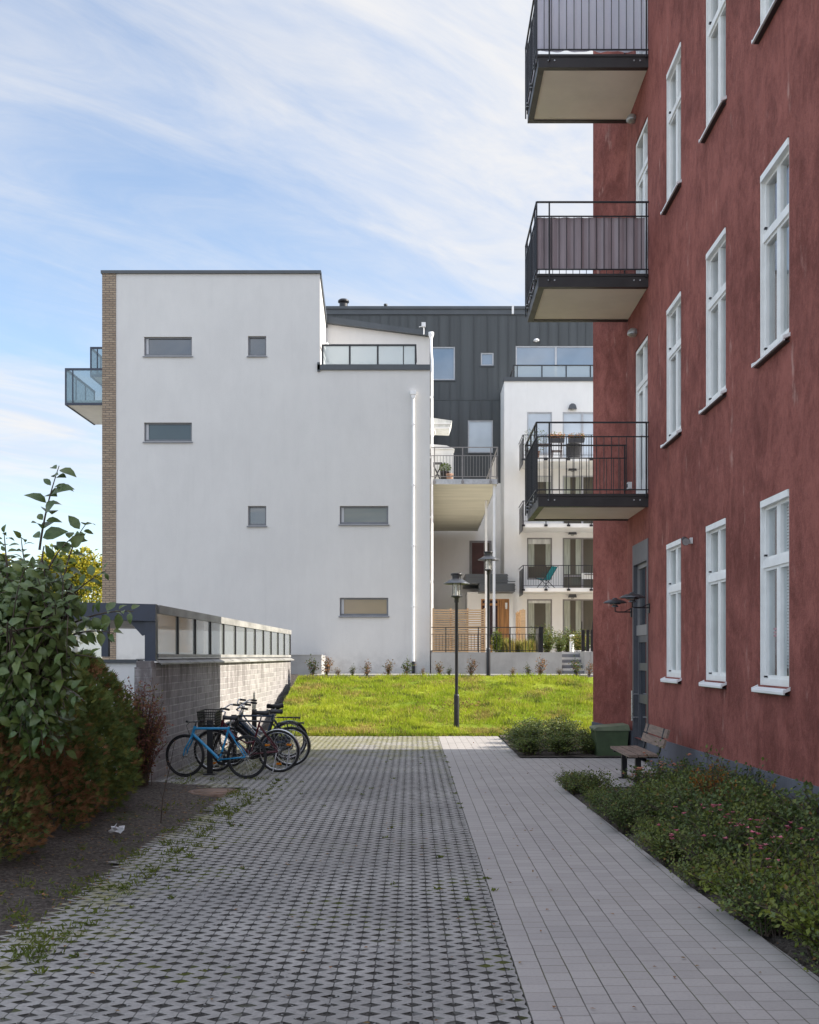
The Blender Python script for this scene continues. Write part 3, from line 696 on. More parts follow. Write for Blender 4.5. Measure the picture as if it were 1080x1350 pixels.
h.tube([(X - .05, yh, .66), (X - .05, yh, 1.19)], .017, 10).tube([(X + .06, yh, .72), (X - .05, yh, .72)], .01, 8).tube([(X + .06, yh, 1.13), (X - .05, yh, 1.13)], .01, 8)
h.build('handle', M['chrome'], dr)

# balconies
def balcony(zd, zu, screen):
    X0, X1, Ya, Yb = 1.872, XW, 18.12, 20.03
    d = MB()
    t = .055
    # C-profile edge frame
    for (x0, x1, ya, yb) in ((X0, X1, Ya, Ya + t), (X0, X1, Yb - t, Yb), (X0, X0 + t, Ya + t, Yb - t)):
        d.box(x0, x1, ya, yb, zu, zd)
    d.box(X0 - .012, X1, Ya - .014, Ya + .0, zd - .028, zd + .012).box(X0 - .014, X0, Ya, Yb, zd - .028, zd + .012).box(X0 - .012, X1, Yb, Yb + .014, zd - .028, zd + .012)
    d.box(X0 + t, X1, Ya + t, Yb - t, zd - .05, zd - .01)
    d.box(X0 + t, X1, Ya + t, Ya + t + .05, zu + .001, zu + .018).box(X0 + t, X1, Yb - t - .05, Yb - t, zu + .001, zu + .018).box(X0 + t, X0 + t + .05, Ya + t + .05, Yb - t - .05, zu + .001, zu + .018)
    root = d.build('balcony', M['steel_brown'], rb)
    MB().box(X0 + t, X1, Ya + t, Yb - t, zu + .02, zu + .05).build('soffit', M['soffit'], root)
    def bolt(p, q, rr): MB().tube([p, q], rr, 6).build('bolt', M['galv'], root)
    for x in (X0 + .17, X0 + .27, X1 - .24, X1 - .14): bolt((x, Ya + .001, zu + .11), (x, Ya - .014, zu + .11), .013)
    for y in (Ya + .3, Ya + .95, Yb - .3):
        for z in (zd - .04, zd + .02): bolt((X0 + .01, y, z), (X0 - .05, y, z), .012)
    r = MB(); zt = zd + 1.19; zm = zd + .955; zl = zd + .075
    xo, ya, yb = X0 - .03, Ya - .03, Yb + .03
    def run(p, q):
        for (z, w) in ((zt, .03), (zm, .022), (zl, .022)): r.bar((p[0], p[1], z), (q[0], q[1], z), w, w * .8)
    run((xo, ya), (X1, ya)); run((xo, yb), (X1, yb)); run((xo, ya), (xo, yb))
    for (x, y) in ((xo, ya), (xo, yb), (X1 - .04, ya), (X1 - .04, yb), (xo + .21, ya), (xo, (ya + yb) / 2), (xo, ya + .3), (xo, yb - .3)):
        r.bar((x, y, zd - .10 if x < X1 - .1 else zd - .05), (x, y, zt), .024)
    n = 15
    for i in range(1, n):
        x = xo + (X1 - xo) * i / n
        r.bar((x, ya, zl), (x, ya, zm), .011); r.bar((x, yb, zl), (x, yb, zm), .011)
        y = ya + (yb - ya) * i / n; r.bar((xo, y, zl), (xo, y, zm), .011)
    r.build('railing', M['steel_black'], root)
    if screen:
        s = MB(); z0, z1 = zd + (.085 if screen == 'dark' else .06), zm - .01
        k = 32
        for i in range(k):
            a = xo + .01 + (X1 - .07 - xo) * i / k; b = xo + .01 + (X1 - .07 - xo) * (i + 1) / k
            da, db = [(0, .0, .022, .022)[j % 4] for j in (i, i + 1)]
            s.quad((a, ya + .02 + da, z0 + .012 * math.sin(i * .9)), (b, ya + .02 + db, z0 + .012 * math.sin(i * .9 + .9)), (b, ya + .02 + db, z1), (a, ya + .02 + da, z1))
            a = ya + .02 + (yb - ya - .04) * i / k; b = ya + .02 + (yb - ya - .04) * (i + 1) / k
            s.quad((xo + .02 + da, a, z0), (xo + .02 + db, b, z0), (xo + .02 + db, b, z1), (xo + .02 + da, a, z1))
        s.build('screen', M['screen_' + screen], root)
    else:
        s = MB(); k = 14
        for i in range(k):
            a = ya + .02 + (yb - ya - .04) * i / k; b = a + (yb - ya - .04) / k * .97
            s.box(xo + .014, xo + .022, a, b, zd + .04, zm)
        s.build('screen', M['navy'], root)
    return root
balcony(4.48, 4.28, None); balcony(8.13, 7.925, 'dark'); balcony(11.77, 11.57, 'pale')

# fittings on the wall: things of their own
def bulkhead(y, z, label):
    t = thing('wall_lamp', label, 'lamp', (XW, y, z), 'outdoor lamps above the balcony doors')
    prof = [(0.001, -.02), (.05, -.02), (.085, .01), (.10, .06), (.10, .085), (0.001, .085)]
    m = MB(); m.lathe([(r, -zz) for r, zz in prof], (XW - .06, y, z), 14); m.box(XW - .06, XW, y - .05, y + .05, z - .06, z + .0)
    m.build('hood', M['galv'], t)
    MB().lathe([(.001, -.13), (.06, -.12), (.085, -.086)], (XW - .06, y, z), 14).build('bulb_cover', M['lamp_glass'], t)
bulkhead(19.25, 11.32, 'small round wall lamp just below the pale cloth balcony')
bulkhead(19.15, 7.52, 'small round wall lamp just below the grey brown balcony')
t = thing('floodlight', 'little black and white spotlight on the red wall between ground floor windows', 'spotlight', (XW, 15.15, 3.40))
m = MB(); m.box(XW - .03, XW, 15.11, 15.19, 3.36, 3.44); m.bar((XW - .03, 15.15, 3.4), (XW - .09, 15.15, 3.41), .02); m.build('bracket', M['pipe'], t)
m = MB(); m.tube([(XW - .09, 15.23, 3.43), (XW - .10, 15.09, 3.38)], [.04, .055], 12); m.build('lamp_head', M['steel_black'], t)
MB().tube([(XW - .1, 15.089, 3.38), (XW - .1005, 15.083, 3.378)], .05, 12).build('lens', M['galv'], t)
t = thing('wall_socket', 'small white outdoor socket on the red wall behind the open balcony railing', 'socket', (XW, 19.62, 4.86))
MB().box(XW - .07, XW, 19.56, 19.68, 4.80, 4.92).build('box', M['mortar'], t); MB().box(XW - .08, XW - .0705, 19.59, 19.65, 4.83, 4.89).build('cover', M['steel_black'], t)
def ph_lamp(y, z, label, sx):
    t = thing('wall_lamp', label, 'lamp', (XW, y, z), 'layered shade lamps beside the entrance')
    x = XW - .285 if sx else XW - .30
    m = MB(); m.box(XW - .02, XW, y - .035, y + .035, z - .29, z - .13)
    m.tube([(XW - .02, y, z - .20), (x + .05, y, z - .20), (x, y, z - .19), (x, y, z - .10)], .012, 8).tube([(XW - .02, y, z - .14), (XW - .13, y, z - .195)], .008, 6)
    m.build('arm', M['steel_black'], t)
    MB().lathe([(.001, .055), (.035, .052), (.05, .03), (.10, .022), (.17, -.004), (.215, -.035), (.213, -.040), (.165, -.012), (.09, .012), (.001, .016)], (x, y, z), 24).build('shade', M['lamp_steel'], t)
    MB().lathe([(.085, .0), (.11, -.03), (.105, -.033), (.06, -.012)], (x, y, z - .03), 20).lathe([(.04, .0), (.065, -.03), (.06, -.035), (.03, -.012)], (x, y, z - .075), 18).build('inner_shade', M['lamp_steel'], t)
    MB().lathe([(.04, .02), (.042, -.06), (.001, -.085)], (x, y, z - .03), 14).build('bulb', M['lamp_glass'], t)
ph_lamp(18.02, 2.80, 'layered metal wall lamp on the near side of the entrance door', 1)
ph_lamp(19.58, 2.79, 'layered metal wall lamp on the far side of the entrance door', 0)

# grit bin
t = thing('grit_bin', 'dark green plastic grit bin standing by the entrance door', 'bin', (3.33, 19.75, 0))
X0, X1, Ya, Yb = 3.09, 3.57, 19.52, 20.0
m = MB(); m.box(X0 - .02, X1 + .02, Ya - .02, Yb + .02, 0, .47, 0, -.035, -.035); m.build('body', M['bin'], t)
m = MB(); zl = .47
m.box(X0 - .08, X1 + .075, Ya - .08, Yb + .07, zl, zl + .035).prism([(X0 - .075, zl + .035), (X1 + .07, zl + .035), (X1 + .05, zl + .105), (X0 - .03, zl + .06)], 'y', Ya - .075, Yb + .065)
m.build('lid', M['bin_lid'], t)
MB().box(X0 - .095, X0 - .081, (Ya + Yb) / 2 - .06, (Ya + Yb) / 2 + .06, zl - .02, zl + .02).build('handle', M['bin'], t)

# bench
t = thing('bench', 'brown wooden slat bench on black steel legs facing the path', 'bench', (3.0, 15.55, 0))
y0, y1 = 14.84, 16.32
m = MB()
for i in range(3):
    x = 2.765 + i * .135; m.box(x, x + .125, y0, y1, .42 + .004 * i, .455 + .004 * i)
m.build('seat', M['wood_bench'], t)
m = MB()
for (zc, xo) in ((.60, .055), (.735, .10)):
    m.prism([(3.165 + xo, zc - .055), (3.195 + xo, zc - .06), (3.23 + xo, zc + .055), (3.20 + xo, zc + .06)], 'y', y0, y1)
m.build('backrest', M['wood_bench'], t)
for y in (y0 + .22, y1 - .22):
    m = MB(); m.bar((2.93, y, 0), (2.93, y, .40), .075).box(2.85, 3.01, y - .05, y + .05, 0, .015)
    m.bar((2.77, y, .405), (3.20, y, .405), .05, .03).tube([(3.16, y, .40), (3.215, y, .44), (3.30, y, .80)], .017, 8)
    m.build('leg', M['steel_black'], t)
# ------------------------------------------------------------------ pale building
YF = 37.6; KF = YF / F
def fx(x): return (x - CX) * KF
def fz(y): return EYE - (y - CY) * KF
wb = thing('apartment_house', 'pale rendered apartment house with a brick corner and small slot windows', 'building', (-5, YF, 1.2))
XL, XB, XM, XR = fx(135), fx(153), fx(422), fx(567)
ZTOP, ZMID = fz(361), fz(486)
wins = [(190, 253, 444, 469, 'pane_dark'), (327, 351, 443, 469, 'pane_dark'), (190, 253, 557, 582, 'pane_green'), (327, 351, 667, 693, 'pane_dark'), (448, 512, 667, 691, 'pane_warm'), (448, 512, 788, 812, 'pane_ochre')]
hol = [(fx(a), fx(b), fz(d), fz(c)) for a, b, c, d, _ in wins]
w = MB()
w.grid('y', YF, XB, XM, 1.0, ZTOP, [h for h in hol if h[0] < XM and h[1] < XM], .16)
w.grid('y', YF, XM, XR, 1.0, ZMID, [h for h in hol if h[0] > XM], .16)
w.quad((XM, YF, 10), (XM, 39.9, 10), (XM, 39.9, 14.0), (XM, YF, ZTOP))            # side of the high block
w.quad((XR, YF, 1.0), (XR, 52.3, 1.0), (XR, 52.3, ZMID), (XR, YF, ZMID)).quad((XL, YF, 1.0), (XL, 52.3, 1.0), (XL, 52.3, ZTOP - .1), (XL, YF, ZTOP - .1))
w.quad((XM, YF, ZMID - .1), (XR, YF, ZMID - .1), (XR, 39.9, ZMID - .1), (XM, 39.9, ZMID - .1))
w.quad((XM, 39.9, ZMID - .1), (XR, 39.9, ZMID - .1), (XR, 39.9, 13.45), (XM, 39.9, 13.93))
w.quad((XR, 39.9, ZMID - .1), (XR, 52.3, ZMID - .1), (XR, 52.3, 10.5), (XR, 39.9, 13.45))
w.box(XL - .19, XL - .001, 39.2, 41.5, 7.9, 10.45)                                   # projecting bay on the left flank
w.build('wall', M['white_wall'], wb)
b = MB(); b.box(XL, XB - .004, YF - .03, YF + .3, 1.0, ZTOP); b.build('brick_corner', M['brick'], wb)
b = MB(); b.box(XB, XR, YF - .012, YF + .02, 1.0, fz(876)); b.build('plinth', M['white_wall'], wb)
# cap, roof, fascia
r = MB()
r.box(XL - .04, XM + .04, YF - .07, YF + .15, ZTOP, fz(357))
r.quad((XL, YF + .1, ZTOP + .05), (XM + .03, YF + .1, ZTOP + .05), (XM + .03, 40.2, 13.95), (XL, 40.2, 13.95)).quad((XL, 40.2, 13.95), (XM, 40.2, 13.95), (XM, 52.3, 10.5), (XL, 52.3, 10.5))
r.prism([(YF, ZTOP - .13), (40.0, 13.95 - .2), (40.0, 13.95 + .06), (YF, ZTOP + .06)], 'x', XM + .004, XM + .05)
r.prism([(XM + .03, 13.93), (XR + .02, 13.46), (XR + .02, 13.62), (XM + .03, 14.17)], 'y', 39.72, 39.96)
r.prism([(XM + .03, 14.10), (XR + .02, 13.60), (XR + .02, 10.6), (XM + .03, 10.6)], 'y', 40.2, 52.0)
r.build('roof', M['anthracite'], wb)
k = MB(); k.box(XM - .09, XR + .01, YF - .06, YF + .2, fz(488), fz(481)); k.box(XM - .09, XM + .0, YF - .06, YF + .1, fz(490), fz(478)); k.build('terrace_cap', M['anthracite'], wb)
# terrace balustrade
rl = MB(); zt, zb = fz(453), fz(481); gx = [fx(x) for x in (425, 461, 498, 532, 548)]
rl.box(gx[0] - .03, gx[-1] + .03, YF + .06, YF + .12, zt - .06, zt).box(gx[0], gx[-1], YF + .075, YF + .105, zb + .005, zb + .04)
for x in (gx[0], gx[1], gx[2], gx[4]): rl.box(x - .03, x + .03, YF + .065, YF + .115, zb, zt - .06)
rl.box(gx[3] - .015, gx[3] + .015, YF + .07, YF + .11, zb + .04, zt - .06)
rl.bar((gx[-1], YF + .09, zt - .03), (gx[-1], 39.8, zt - .03), .06); rl.bar((gx[0], YF + .09, zt - .03), (gx[0], 39.8, zt - .03), .06)
ro = rl.build('balustrade', M['steel_black'], wb)
MB().quad((gx[0], YF + .09, zb + .03), (gx[-1], YF + .09, zb + .03), (gx[-1], YF + .09, zt - .05), (gx[0], YF + .09, zt - .05)).build('glass_panel', M['frost'], ro)
for (x0, x1, z0, z1), (_, _, _, _, pm) in zip(hol, wins):
    f = MB(); a, b_ = YF + .075, YF + .15; t = .055
    f.box(x0 + .001, x0 + t, a, b_, z0, z1).box(x1 - t, x1 - .001, a, b_, z0, z1).box(x0 + t, x1 - t, a, b_, z0, z0 + .075).box(x0 + t, x1 - t, a, b_, z1 - t, z1)
    if x1 - x0 > 1: f.box(x0 + t, x0 + t + .08, a + .01, b_ - .005, z0 + .075, z1 - t, 1)
    fr = f.build('window', [M['frame_grey'], M['frame_light']], wb)
    MB().quad((x0 + t, YF + .12, z0 + t), (x1 - t, YF + .12, z0 + t), (x1 - t, YF + .12, z1 - t), (x0 + t, YF + .12, z1 - t)).build('pane', M[pm], fr)
    MB().prism([(YF + .08, z0 + .012), (YF - .05, z0 - .025), (YF - .05, z0 - .055), (YF + .08, z0 - .02)], 'x', x0 - .04, x1 + .04).build('sill', M['frame_grey'], fr)
# downpipes
d = MB(); px = fx(545); d.tube([(px, YF - .07, fz(874)), (px, YF - .07, fz(523))], .052, 12)
d.box(px - .10, px + .10, YF - .16, YF - .005, fz(521), fz(516)).prism([(px - .09, fz(521)), (px + .09, fz(521)), (px + .05, fz(526)), (px - .05, fz(526))], 'y', YF - .14, YF - .01)
for y in (560, 640, 720, 800): d.box(px - .066, px + .066, YF - .12, YF, fz(y) - .02, fz(y) + .02)
d.tube([(px, YF - .07, fz(872)), (px, YF - .07, 1.2)], .058, 10, 1)
d.build('downpipe', [M['pipe'], M['steel_black']], wb)
d = MB(); px2 = XR + .07; d.tube([(px2, 38.0, 2.0), (px2, 38.0, fz(470)), (px2 - .02, 38.6, fz(452)), (px2 - .02, 39.6, 13.35)], .045, 10)
d.lathe([(.05, 0), (.10, .14), (.10, .24), (.001, .24)], (px2 - .02, 39.6, 13.3), 12)
for y in (520, 600, 680, 766): d.box(XR, px2 + .05, 37.96, 38.04, fz(y) - .03, fz(y) + .03)
d.build('downpipe', M['pipe'], wb)
m = MB(); m.lathe([(.001, .06), (.05, .05), (.08, 0), (.08, -.05), (.001, -.06)], (XM + .12, 38.9, 12.9), 12); m.build('lamp', M['pipe'], wb)
# balconies on the left flank
def glass_balcony(X0, X1, Ya, Yb, z0, z1):
    f = MB()
    f.box(X0 - .02, X1, Ya, Ya + .05, z1 - .07, z1).box(X0 - .02, X0 + .04, Ya + .05, Yb, z1 - .07, z1)
    f.box(X0 - .02, X0 + .03, Ya, Ya + .05, z0 + .06, z1 - .07).box(X0 + .23, X0 + .265, Ya, Ya + .04, z0 + .06, z1 - .07)
    f.box(X0 - .02, X1, Ya, Ya + .05, z0 - .02, z0 + .06).box(X0 - .02, X0 + .04, Ya + .05, Yb, z0 - .02, z0 + .06)
    for y in (Ya + (Yb - Ya) * .33, Ya + (Yb - Ya) * .66, Yb - .05): f.box(X0 - .01, X0 + .03, y, y + .05, z0 + .06, z1 - .07)
    o = f.build('balcony', M['navy'], wb)
    g = MB(); g.quad((X0 + .01, Ya + .02, z0 + .05), (X1, Ya + .02, z0 + .05), (X1, Ya + .02, z1 - .05), (X0 + .01, Ya + .02, z1 - .05)).quad((X0 + .01, Ya + .05, z0 + .05), (X0 + .01, Yb, z0 + .05), (X0 + .01, Yb, z1 - .05), (X0 + .01, Ya + .05, z1 - .05))
    g.build('glass_panel', M['frost_blue'], o)
    MB().box(X0 + .04, X1, Ya + .06, Yb, z0, z0 + .16).build('slab', M['soffit'], o)
    return o
glass_balcony(fx(86), XL, YF + .02, 40.9, fz(533), fz(485))
glass_balcony(-12.42, XL - .001, 40.5, 44.2, 12.18, 13.27)

# low concrete wall beside the house
t = thing('concrete_wall', 'low grey concrete wall against the foot of the pale apartment house', 'wall', (-4.2, 36.2, 1.2))
KC = 36.0 / F
x0, x1, z1 = (384 - CX) * KC, (424 - CX) * KC, EYE - (864 - CY) * KC
m = MB(); m.box(x0 - .6, x1, 36.0, 36.2, 1.15, z1).box(x1 - .2, x1, 36.2, YF - .02, 1.15, z1 - .002); m.build('wall_body', M['concrete'], t)
MB().box(x0 - .6, x1 + .012, 35.985, 36.21, z1, z1 + .025).build('coping', M['concrete_step'], t)

# ------------------------------------------------------------------ white balcony bridge with things on it
YB = 38.0; KB = YB / F
def bx(x): return (x - CX) * KB
def bz(y): return EYE - (y - CY) * KB
zt, zu = bz(632), bz(638)
br = thing('balcony_terrace', 'raised concrete balcony terrace on white posts beside the pale apartment house', 'terrace', (1.2, 45, 1.86))
X0, X1 = XR + .004, bx(655)
MB().box(X0, X1, YB, 52.3, zu + .0, zt).build('slab', M['concrete_soffit'], br)
MB().box(X0, X1 + .008, YB - .02, YB - .003, zu - .01, zt + .01).box(X1 + .001, X1 + .02, YB, 52.3, zu - .01, zt + .01).build('edge_trim', M['galv'], br)
for (px, py) in ((bx(653) - .03, YB + .15), ((641 - CX) * 42 / F, 42.0)):
    MB().box(px - .042, px + .042, py - .042, py + .042, 1.86, zu).build('post', M['pipe'], br)
rl = MB(); zr = bz(590)
def rail_run(p, q, n):
    rl.bar((*p, zr), (*q, zr), .03); rl.bar((*p, zt + .82), (*q, zt + .82), .022); rl.bar((*p, zt + .09), (*q, zt + .09), .022)
    for i in range(n + 1):
        x, y = p[0] + (q[0] - p[0]) * i / n, p[1] + (q[1] - p[1]) * i / n
        rl.bar((x, y, zt + .09), (x, y, zt + .82), .012)
rail_run((X0 + .04, YB - .04), (X1 + .03, YB - .04), 22); rail_run((X1 + .03, YB - .04), (X1 + .03, 52.2), 60)
for x in (bx(573), bx(610), bx(647)):
    rl.bar((x, YB - .04, zu), (x, YB - .04, zr), .035); rl.box(x - .05, x + .05, YB - .06, YB - .021, zu + .02, zu + .11)
for y in (38.0, 40.4, 42.8, 45.2, 47.6, 50): rl.bar((X1 + .03, y, zu), (X1 + .03, y, zr), .035)
rl.build('railing', M['frame_mid'], br)
MB().box(X1 - .02, X1 + .0, YB + .1, 41.5, zt + .06, zt + .85).build('screen', M['frame_mid'], br)
# white slatted cupboard, awning, box plant, folding table
t = thing('storage_cupboard', 'white slatted balcony cupboard behind the potted box bush', 'cupboard', (bx(583), 39.2, zt))
KK = 39.2 / F; xa, xb = XR + .03, (598 - CX) * KK; za = EYE - (592 - CY) * KK
m = MB(); m.box(xa, xb, 39.2, 39.9, zt, za)
for i in range(7):
    x = xa + .05 + (xb - xa - .1) * i / 6; m.box(x - .05, x + .05, 39.18, 39.199, zt + .05, za - .12)
m.build('body', M['mortar'], t); m = MB(); m.prism([(xa - .02, za), (xb + .04, za), (xb - .25, za + .12), (xa - .02, za + .17)], 'y', 39.15, 39.95); m.build('top', M['pipe'], t)
t = thing('awning', 'cream canvas awning folded out above the balcony terrace', 'awning', (.3, 39.2, 9.8))
m = MB(); zA = EYE - (552 - CY) * KK; zB = EYE - (556 - CY) * KK; xA, xE = XR + .02, (596 - CX) * KK
m.prism([(xA, zA), (xE, zB), (xE - .09, zB - .28), (xE - .13, zB - .28), (xA, zB - .25)], 'y', 39.0, 40.3); m.build('canvas', M['curtain'], t)
m = MB(); m.bar((xA, 38.98, zB - .12), (xE - .05, 38.98, zB - .12), .035); m.bar((xA, 38.98, zB - .27), (xE - .1, 38.98, zB - .27), .04); m.build('frame', M['pipe'], t)
t = thing('hanging_bracket', 'ornamental white bracket hanging under the cream awning', 'bracket', (XR + .1, 38.9, 9.3))
m = MB(); zc = EYE - (572 - CY) * KK
m.tube([(XR + .01, 38.9, zc + .1), (XR + .22, 38.9, zc + .1)], .015, 6); m.tube([(XR + .12 + .08 * math.cos(a * .5), 38.9, zc - .02 + .1 * math.sin(a * .5)) for a in range(13)], .018, 6); m.tube([(XR + .12, 38.9, zc), (XR + .12, 38.9, zc - .16)], .02, 6)
m.build('scroll', M['mortar'], t)
def leaf_ball(name, c, r, n, L, W, mats, parent, sz=1.0, seed=1, wts=None):
    rr = random.Random(seed); m = MB()
    for _ in range(n):
        d = Vector((rr.gauss(0, 1), rr.gauss(0, 1), rr.gauss(0, 1))).normalized()
        p = Vector(c) + Vector((d.x, d.y, d.z * sz)) * r * (rr.random() ** .35)
        m.leaf(p, (d + Vector((rr.gauss(0, .6), rr.gauss(0, .6), rr.gauss(0, .6)))), Vector((rr.gauss(0, 1), rr.gauss(0, 1), 1)), L * rr.uniform(.7, 1.3), W * rr.uniform(.7, 1.3), rr.choices(range(len(mats)), wts)[0])
    return m.build(name, mats, parent)
def potplant(name, label, loc, pr, ph, r, mats, potmat, seed, tall=1.0):
    t = thing(name, label, 'potted plant', loc); x, y, z = loc
    MB().lathe([(.001, 0), (pr * .8, 0), (pr, ph), (pr * 1.06, ph), (pr * 1.06, ph - .03), (pr * .9, ph - .02), (.001, ph - .03)], loc, 16).build('pot', potmat, t)
    MB().tube([(x, y, z + ph - .05), (x, y, z + ph + r * .6)], .015, 6).build('stem', M['bark'], t)
    leaf_ball('foliage', (x, y, z + ph + r * .75 * tall), r, 420, .06, .035, mats, t, tall, seed)
potplant('potted_plant', 'clipped round box bush in a dark pot on the balcony terrace', (bx(587), 38.5, zt), .17, .36, .20, [M['l_box'], M['l_tree']], M['pot_dark'], 3, .8)
MB_t = thing('plant_pot', 'small empty terracotta pot on the balcony terrace floor', 'pot', (bx(593), 38.4, zt))
MB().lathe([(.001, 0), (.10, 0), (.13, .24), (.12, .24), (.1, .2), (.001, .2)], MB_t.location, 14).build('pot', M['pot_tan'], MB_t); MB().lathe([(.135, .2), (.14, .26), (.12, .26)], MB_t.location, 14).build('rim', M['pot_tan'], MB_t)
t = thing('folding_stool', 'small black folding stool standing on the balcony terrace', 'stool', (bx(577), 38.8, zt))
x, y = bx(577), 38.8
m = MB(); m.box(x - .17, x + .17, y - .15, y + .15, zt + .68, zt + .71); m.build('seat', M['steel_black'], t)
for s_ in (-1, 1):
    m = MB(); m.bar((x - .16 * s_, y - .12, zt), (x + .16 * s_, y - .12, zt + .68), .025); m.bar((x - .16 * s_, y + .12, zt), (x + .16 * s_, y + .12, zt + .68), .025); m.build('leg', M['steel_black'], t)
m = MB(); m.bar((x - .1, y - .12, zt + .25), (x + .1, y - .12, zt + .25), .02); m.build('stretcher', M['steel_black'], t)

# ------------------------------------------------------------------ dark zinc block with the white wing
YD = 52.5; KD = YD / F
def dx(x): return (x - CX) * KD
def dz(y): return EYE - (y - CY) * KD
YWG = 50.0; KW = YWG / F
def gx_(x): return (x - CX) * KW
def gz(y): return EYE - (y - CY) * KW
ab = thing('apartment_building', 'apartment building with dark standing seam upper floors and a white balcony wing', 'building', (4, YD, 1.2))
ZD = dz(408); ZSPLIT = dz(637); XWL = gx_(665); ZW = gz(502)
dwins = [(568, 600, 457, 501, 'pane_sky'), (634, 651, 465, 482, 'pane_sky'), (617, 650, 554, 597, 'pane_pale')]
dh = [(dx(a), dx(b), dz(d), dz(c)) for a, b, c, d, _ in dwins]
big = (dx(680), dx(850), dz(498), dz(456))
c = MB()
c.grid('y', YD, -11, dx(665), ZSPLIT, ZD, dh, .10); c.grid('y', YD, dx(665), 22, ZW - .3, ZD, [big], .12)
rr = random.Random(21)
def seams(x0, x1, z0, z1, pitch):
    x = x0
    while x < x1:
        segs = [(z0, z1)]
        for h in dh + [big]:
            if h[0] - .04 < x < h[1] + .04:
                n_ = []
                for (a, b) in segs:
                    if h[2] > a: n_.append((a, min(b, h[2] - .03)))
                    if h[3] < b: n_.append((max(a, h[3] + .03), b))
                segs = [(a, b) for a, b in n_ if b - a > .05]
        for (a, b) in segs: c.box(x - .012, x + .012, YD - .035, YD - .001, a, b)
        x += pitch * rr.choice((.8, 1, 1, 1.25))
zj = dz(527)
seams(-6, dx(665), ZSPLIT, zj - .03, .52); seams(-6, dx(665), zj + .03, ZD, .52); seams(dx(665) + .2, 22, ZW - .3, ZD, .50)
c.box(-11, dx(665), YD - .02, YD - .001, zj - .02, zj + .02)
c.quad((-11, YD, ZD), (22, YD, ZD), (22, 66, ZD), (-11, 66, ZD)).quad((-11, YD, 0), (-11, 66, 0), (-11, 66, ZD), (-11, YD, ZD)).quad((22, YD, 0), (22, 66, 0), (22, 66, ZD), (22, YD, ZD)).quad((-11, 66, 0), (22, 66, 0), (22, 66, ZD), (-11, 66, ZD))
c.build('cladding', M['clad'], ab)
e = MB(); e.box(-11.1, 22.1, YD - .12, YD + .3, ZD, ZD + .13).box(-11, 22, YD - .06, YD, ZD - .25, ZD - .002); e.build('eaves', M['anthracite'], ab)
e = MB(); e.box(dx(676) - .05, dx(676) + .05, YD - .14, YD - .04, ZD - .25, ZD + .15); e.build('flashing', M['pipe'], ab)
def simple_window(h, Y, pm, fm, name='window', mull=None, rail=None, dep=.06, par=None):
    x0, x1, z0, z1 = h; t = .06
    f = MB(); a, b = Y + dep - .04, Y + dep + .04
    f.box(x0 + .001, x0 + t, a, b, z0, z1).box(x1 - t, x1 - .001, a, b, z0, z1).box(x0 + t, x1 - t, a, b, z0, z0 + t).box(x0 + t, x1 - t, a, b, z1 - t, z1)
    if mull is not None:
        for q in mull: f.box(q - .045, q + .045, a, b, z0 + t, z1 - t)
    if rail is not None: f.box(x0 + t, x1 - t, a + .005, b, rail - .04, rail + .04)
    o = f.build(name, fm, par or ab)
    MB().quad((x0 + t, Y + dep, z0 + t), (x1 - t, Y + dep, z0 + t), (x1 - t, Y + dep, z1 - t), (x0 + t, Y + dep, z1 - t)).build('pane', M[pm], o)
    return o
for h, (_, _, _, _, pm) in zip(dh, dwins):
    o = simple_window(h, YD, pm, M['frame_light'])
    MB().box(h[0] - .04, h[1] + .04, YD - .05, YD - .001, h[2] - .05, h[2] - .003).build('sill', M['anthracite'], o)
simple_window(big, YD, 'pane_sky', M['frame_light'], mull=[dx(733), dx(790)])
# white walls: recess, wing, porch
ww = MB()
ww.quad((-1, YD, 1), (XWL, YD, 1), (XWL, YD, ZSPLIT), (-1, YD, ZSPLIT))
floors = [2.05, 4.80, 7.63, 10.53]
tops = [gz(790), gz(709), gz(627), gz(543)]
wh = []
for i in range(4):
    z0 = floors[i] + (.05 if i else .1); z1 = tops[i]
    wh += [(gx_(695), gx_(728), z0 + (.45 if i else .0), z1), (gx_(742), gx_(800), z0, z1)]
ww.grid('y', YWG, XWL, 22, 1, ZW, wh, .14)
ww.quad((XWL, YWG, 1), (XWL, YD, 1), (XWL, YD, ZW), (XWL, YWG, ZW)).quad((XWL, YWG, ZW), (22, YWG, ZW), (22, YD, ZW), (XWL, YD, ZW))
PX0, PX1, PZ = gx_(616), XWL, 4.72
dh2 = (gx_(634), gx_(671), 1.95, gz(790))
ww.grid('y', YWG - .25, PX0, gx_(676), 1, PZ, [dh2], .14)
ww.quad((PX0, YWG - .25, 1), (PX0, YD, 1), (PX0, YD, PZ), (PX0, YWG - .25, PZ)).quad((gx_(676), YWG - .25, 1), (gx_(676), YWG, 1), (gx_(676), YWG, PZ), (gx_(676), YWG - .25, PZ))
ww.build('wall', M['wing_wall'], ab)
MB().box(XWL - .05, 22, YWG - .06, YWG + .2, ZW - .02, ZW + .16).build('wing_cap', M['anthracite'], ab)
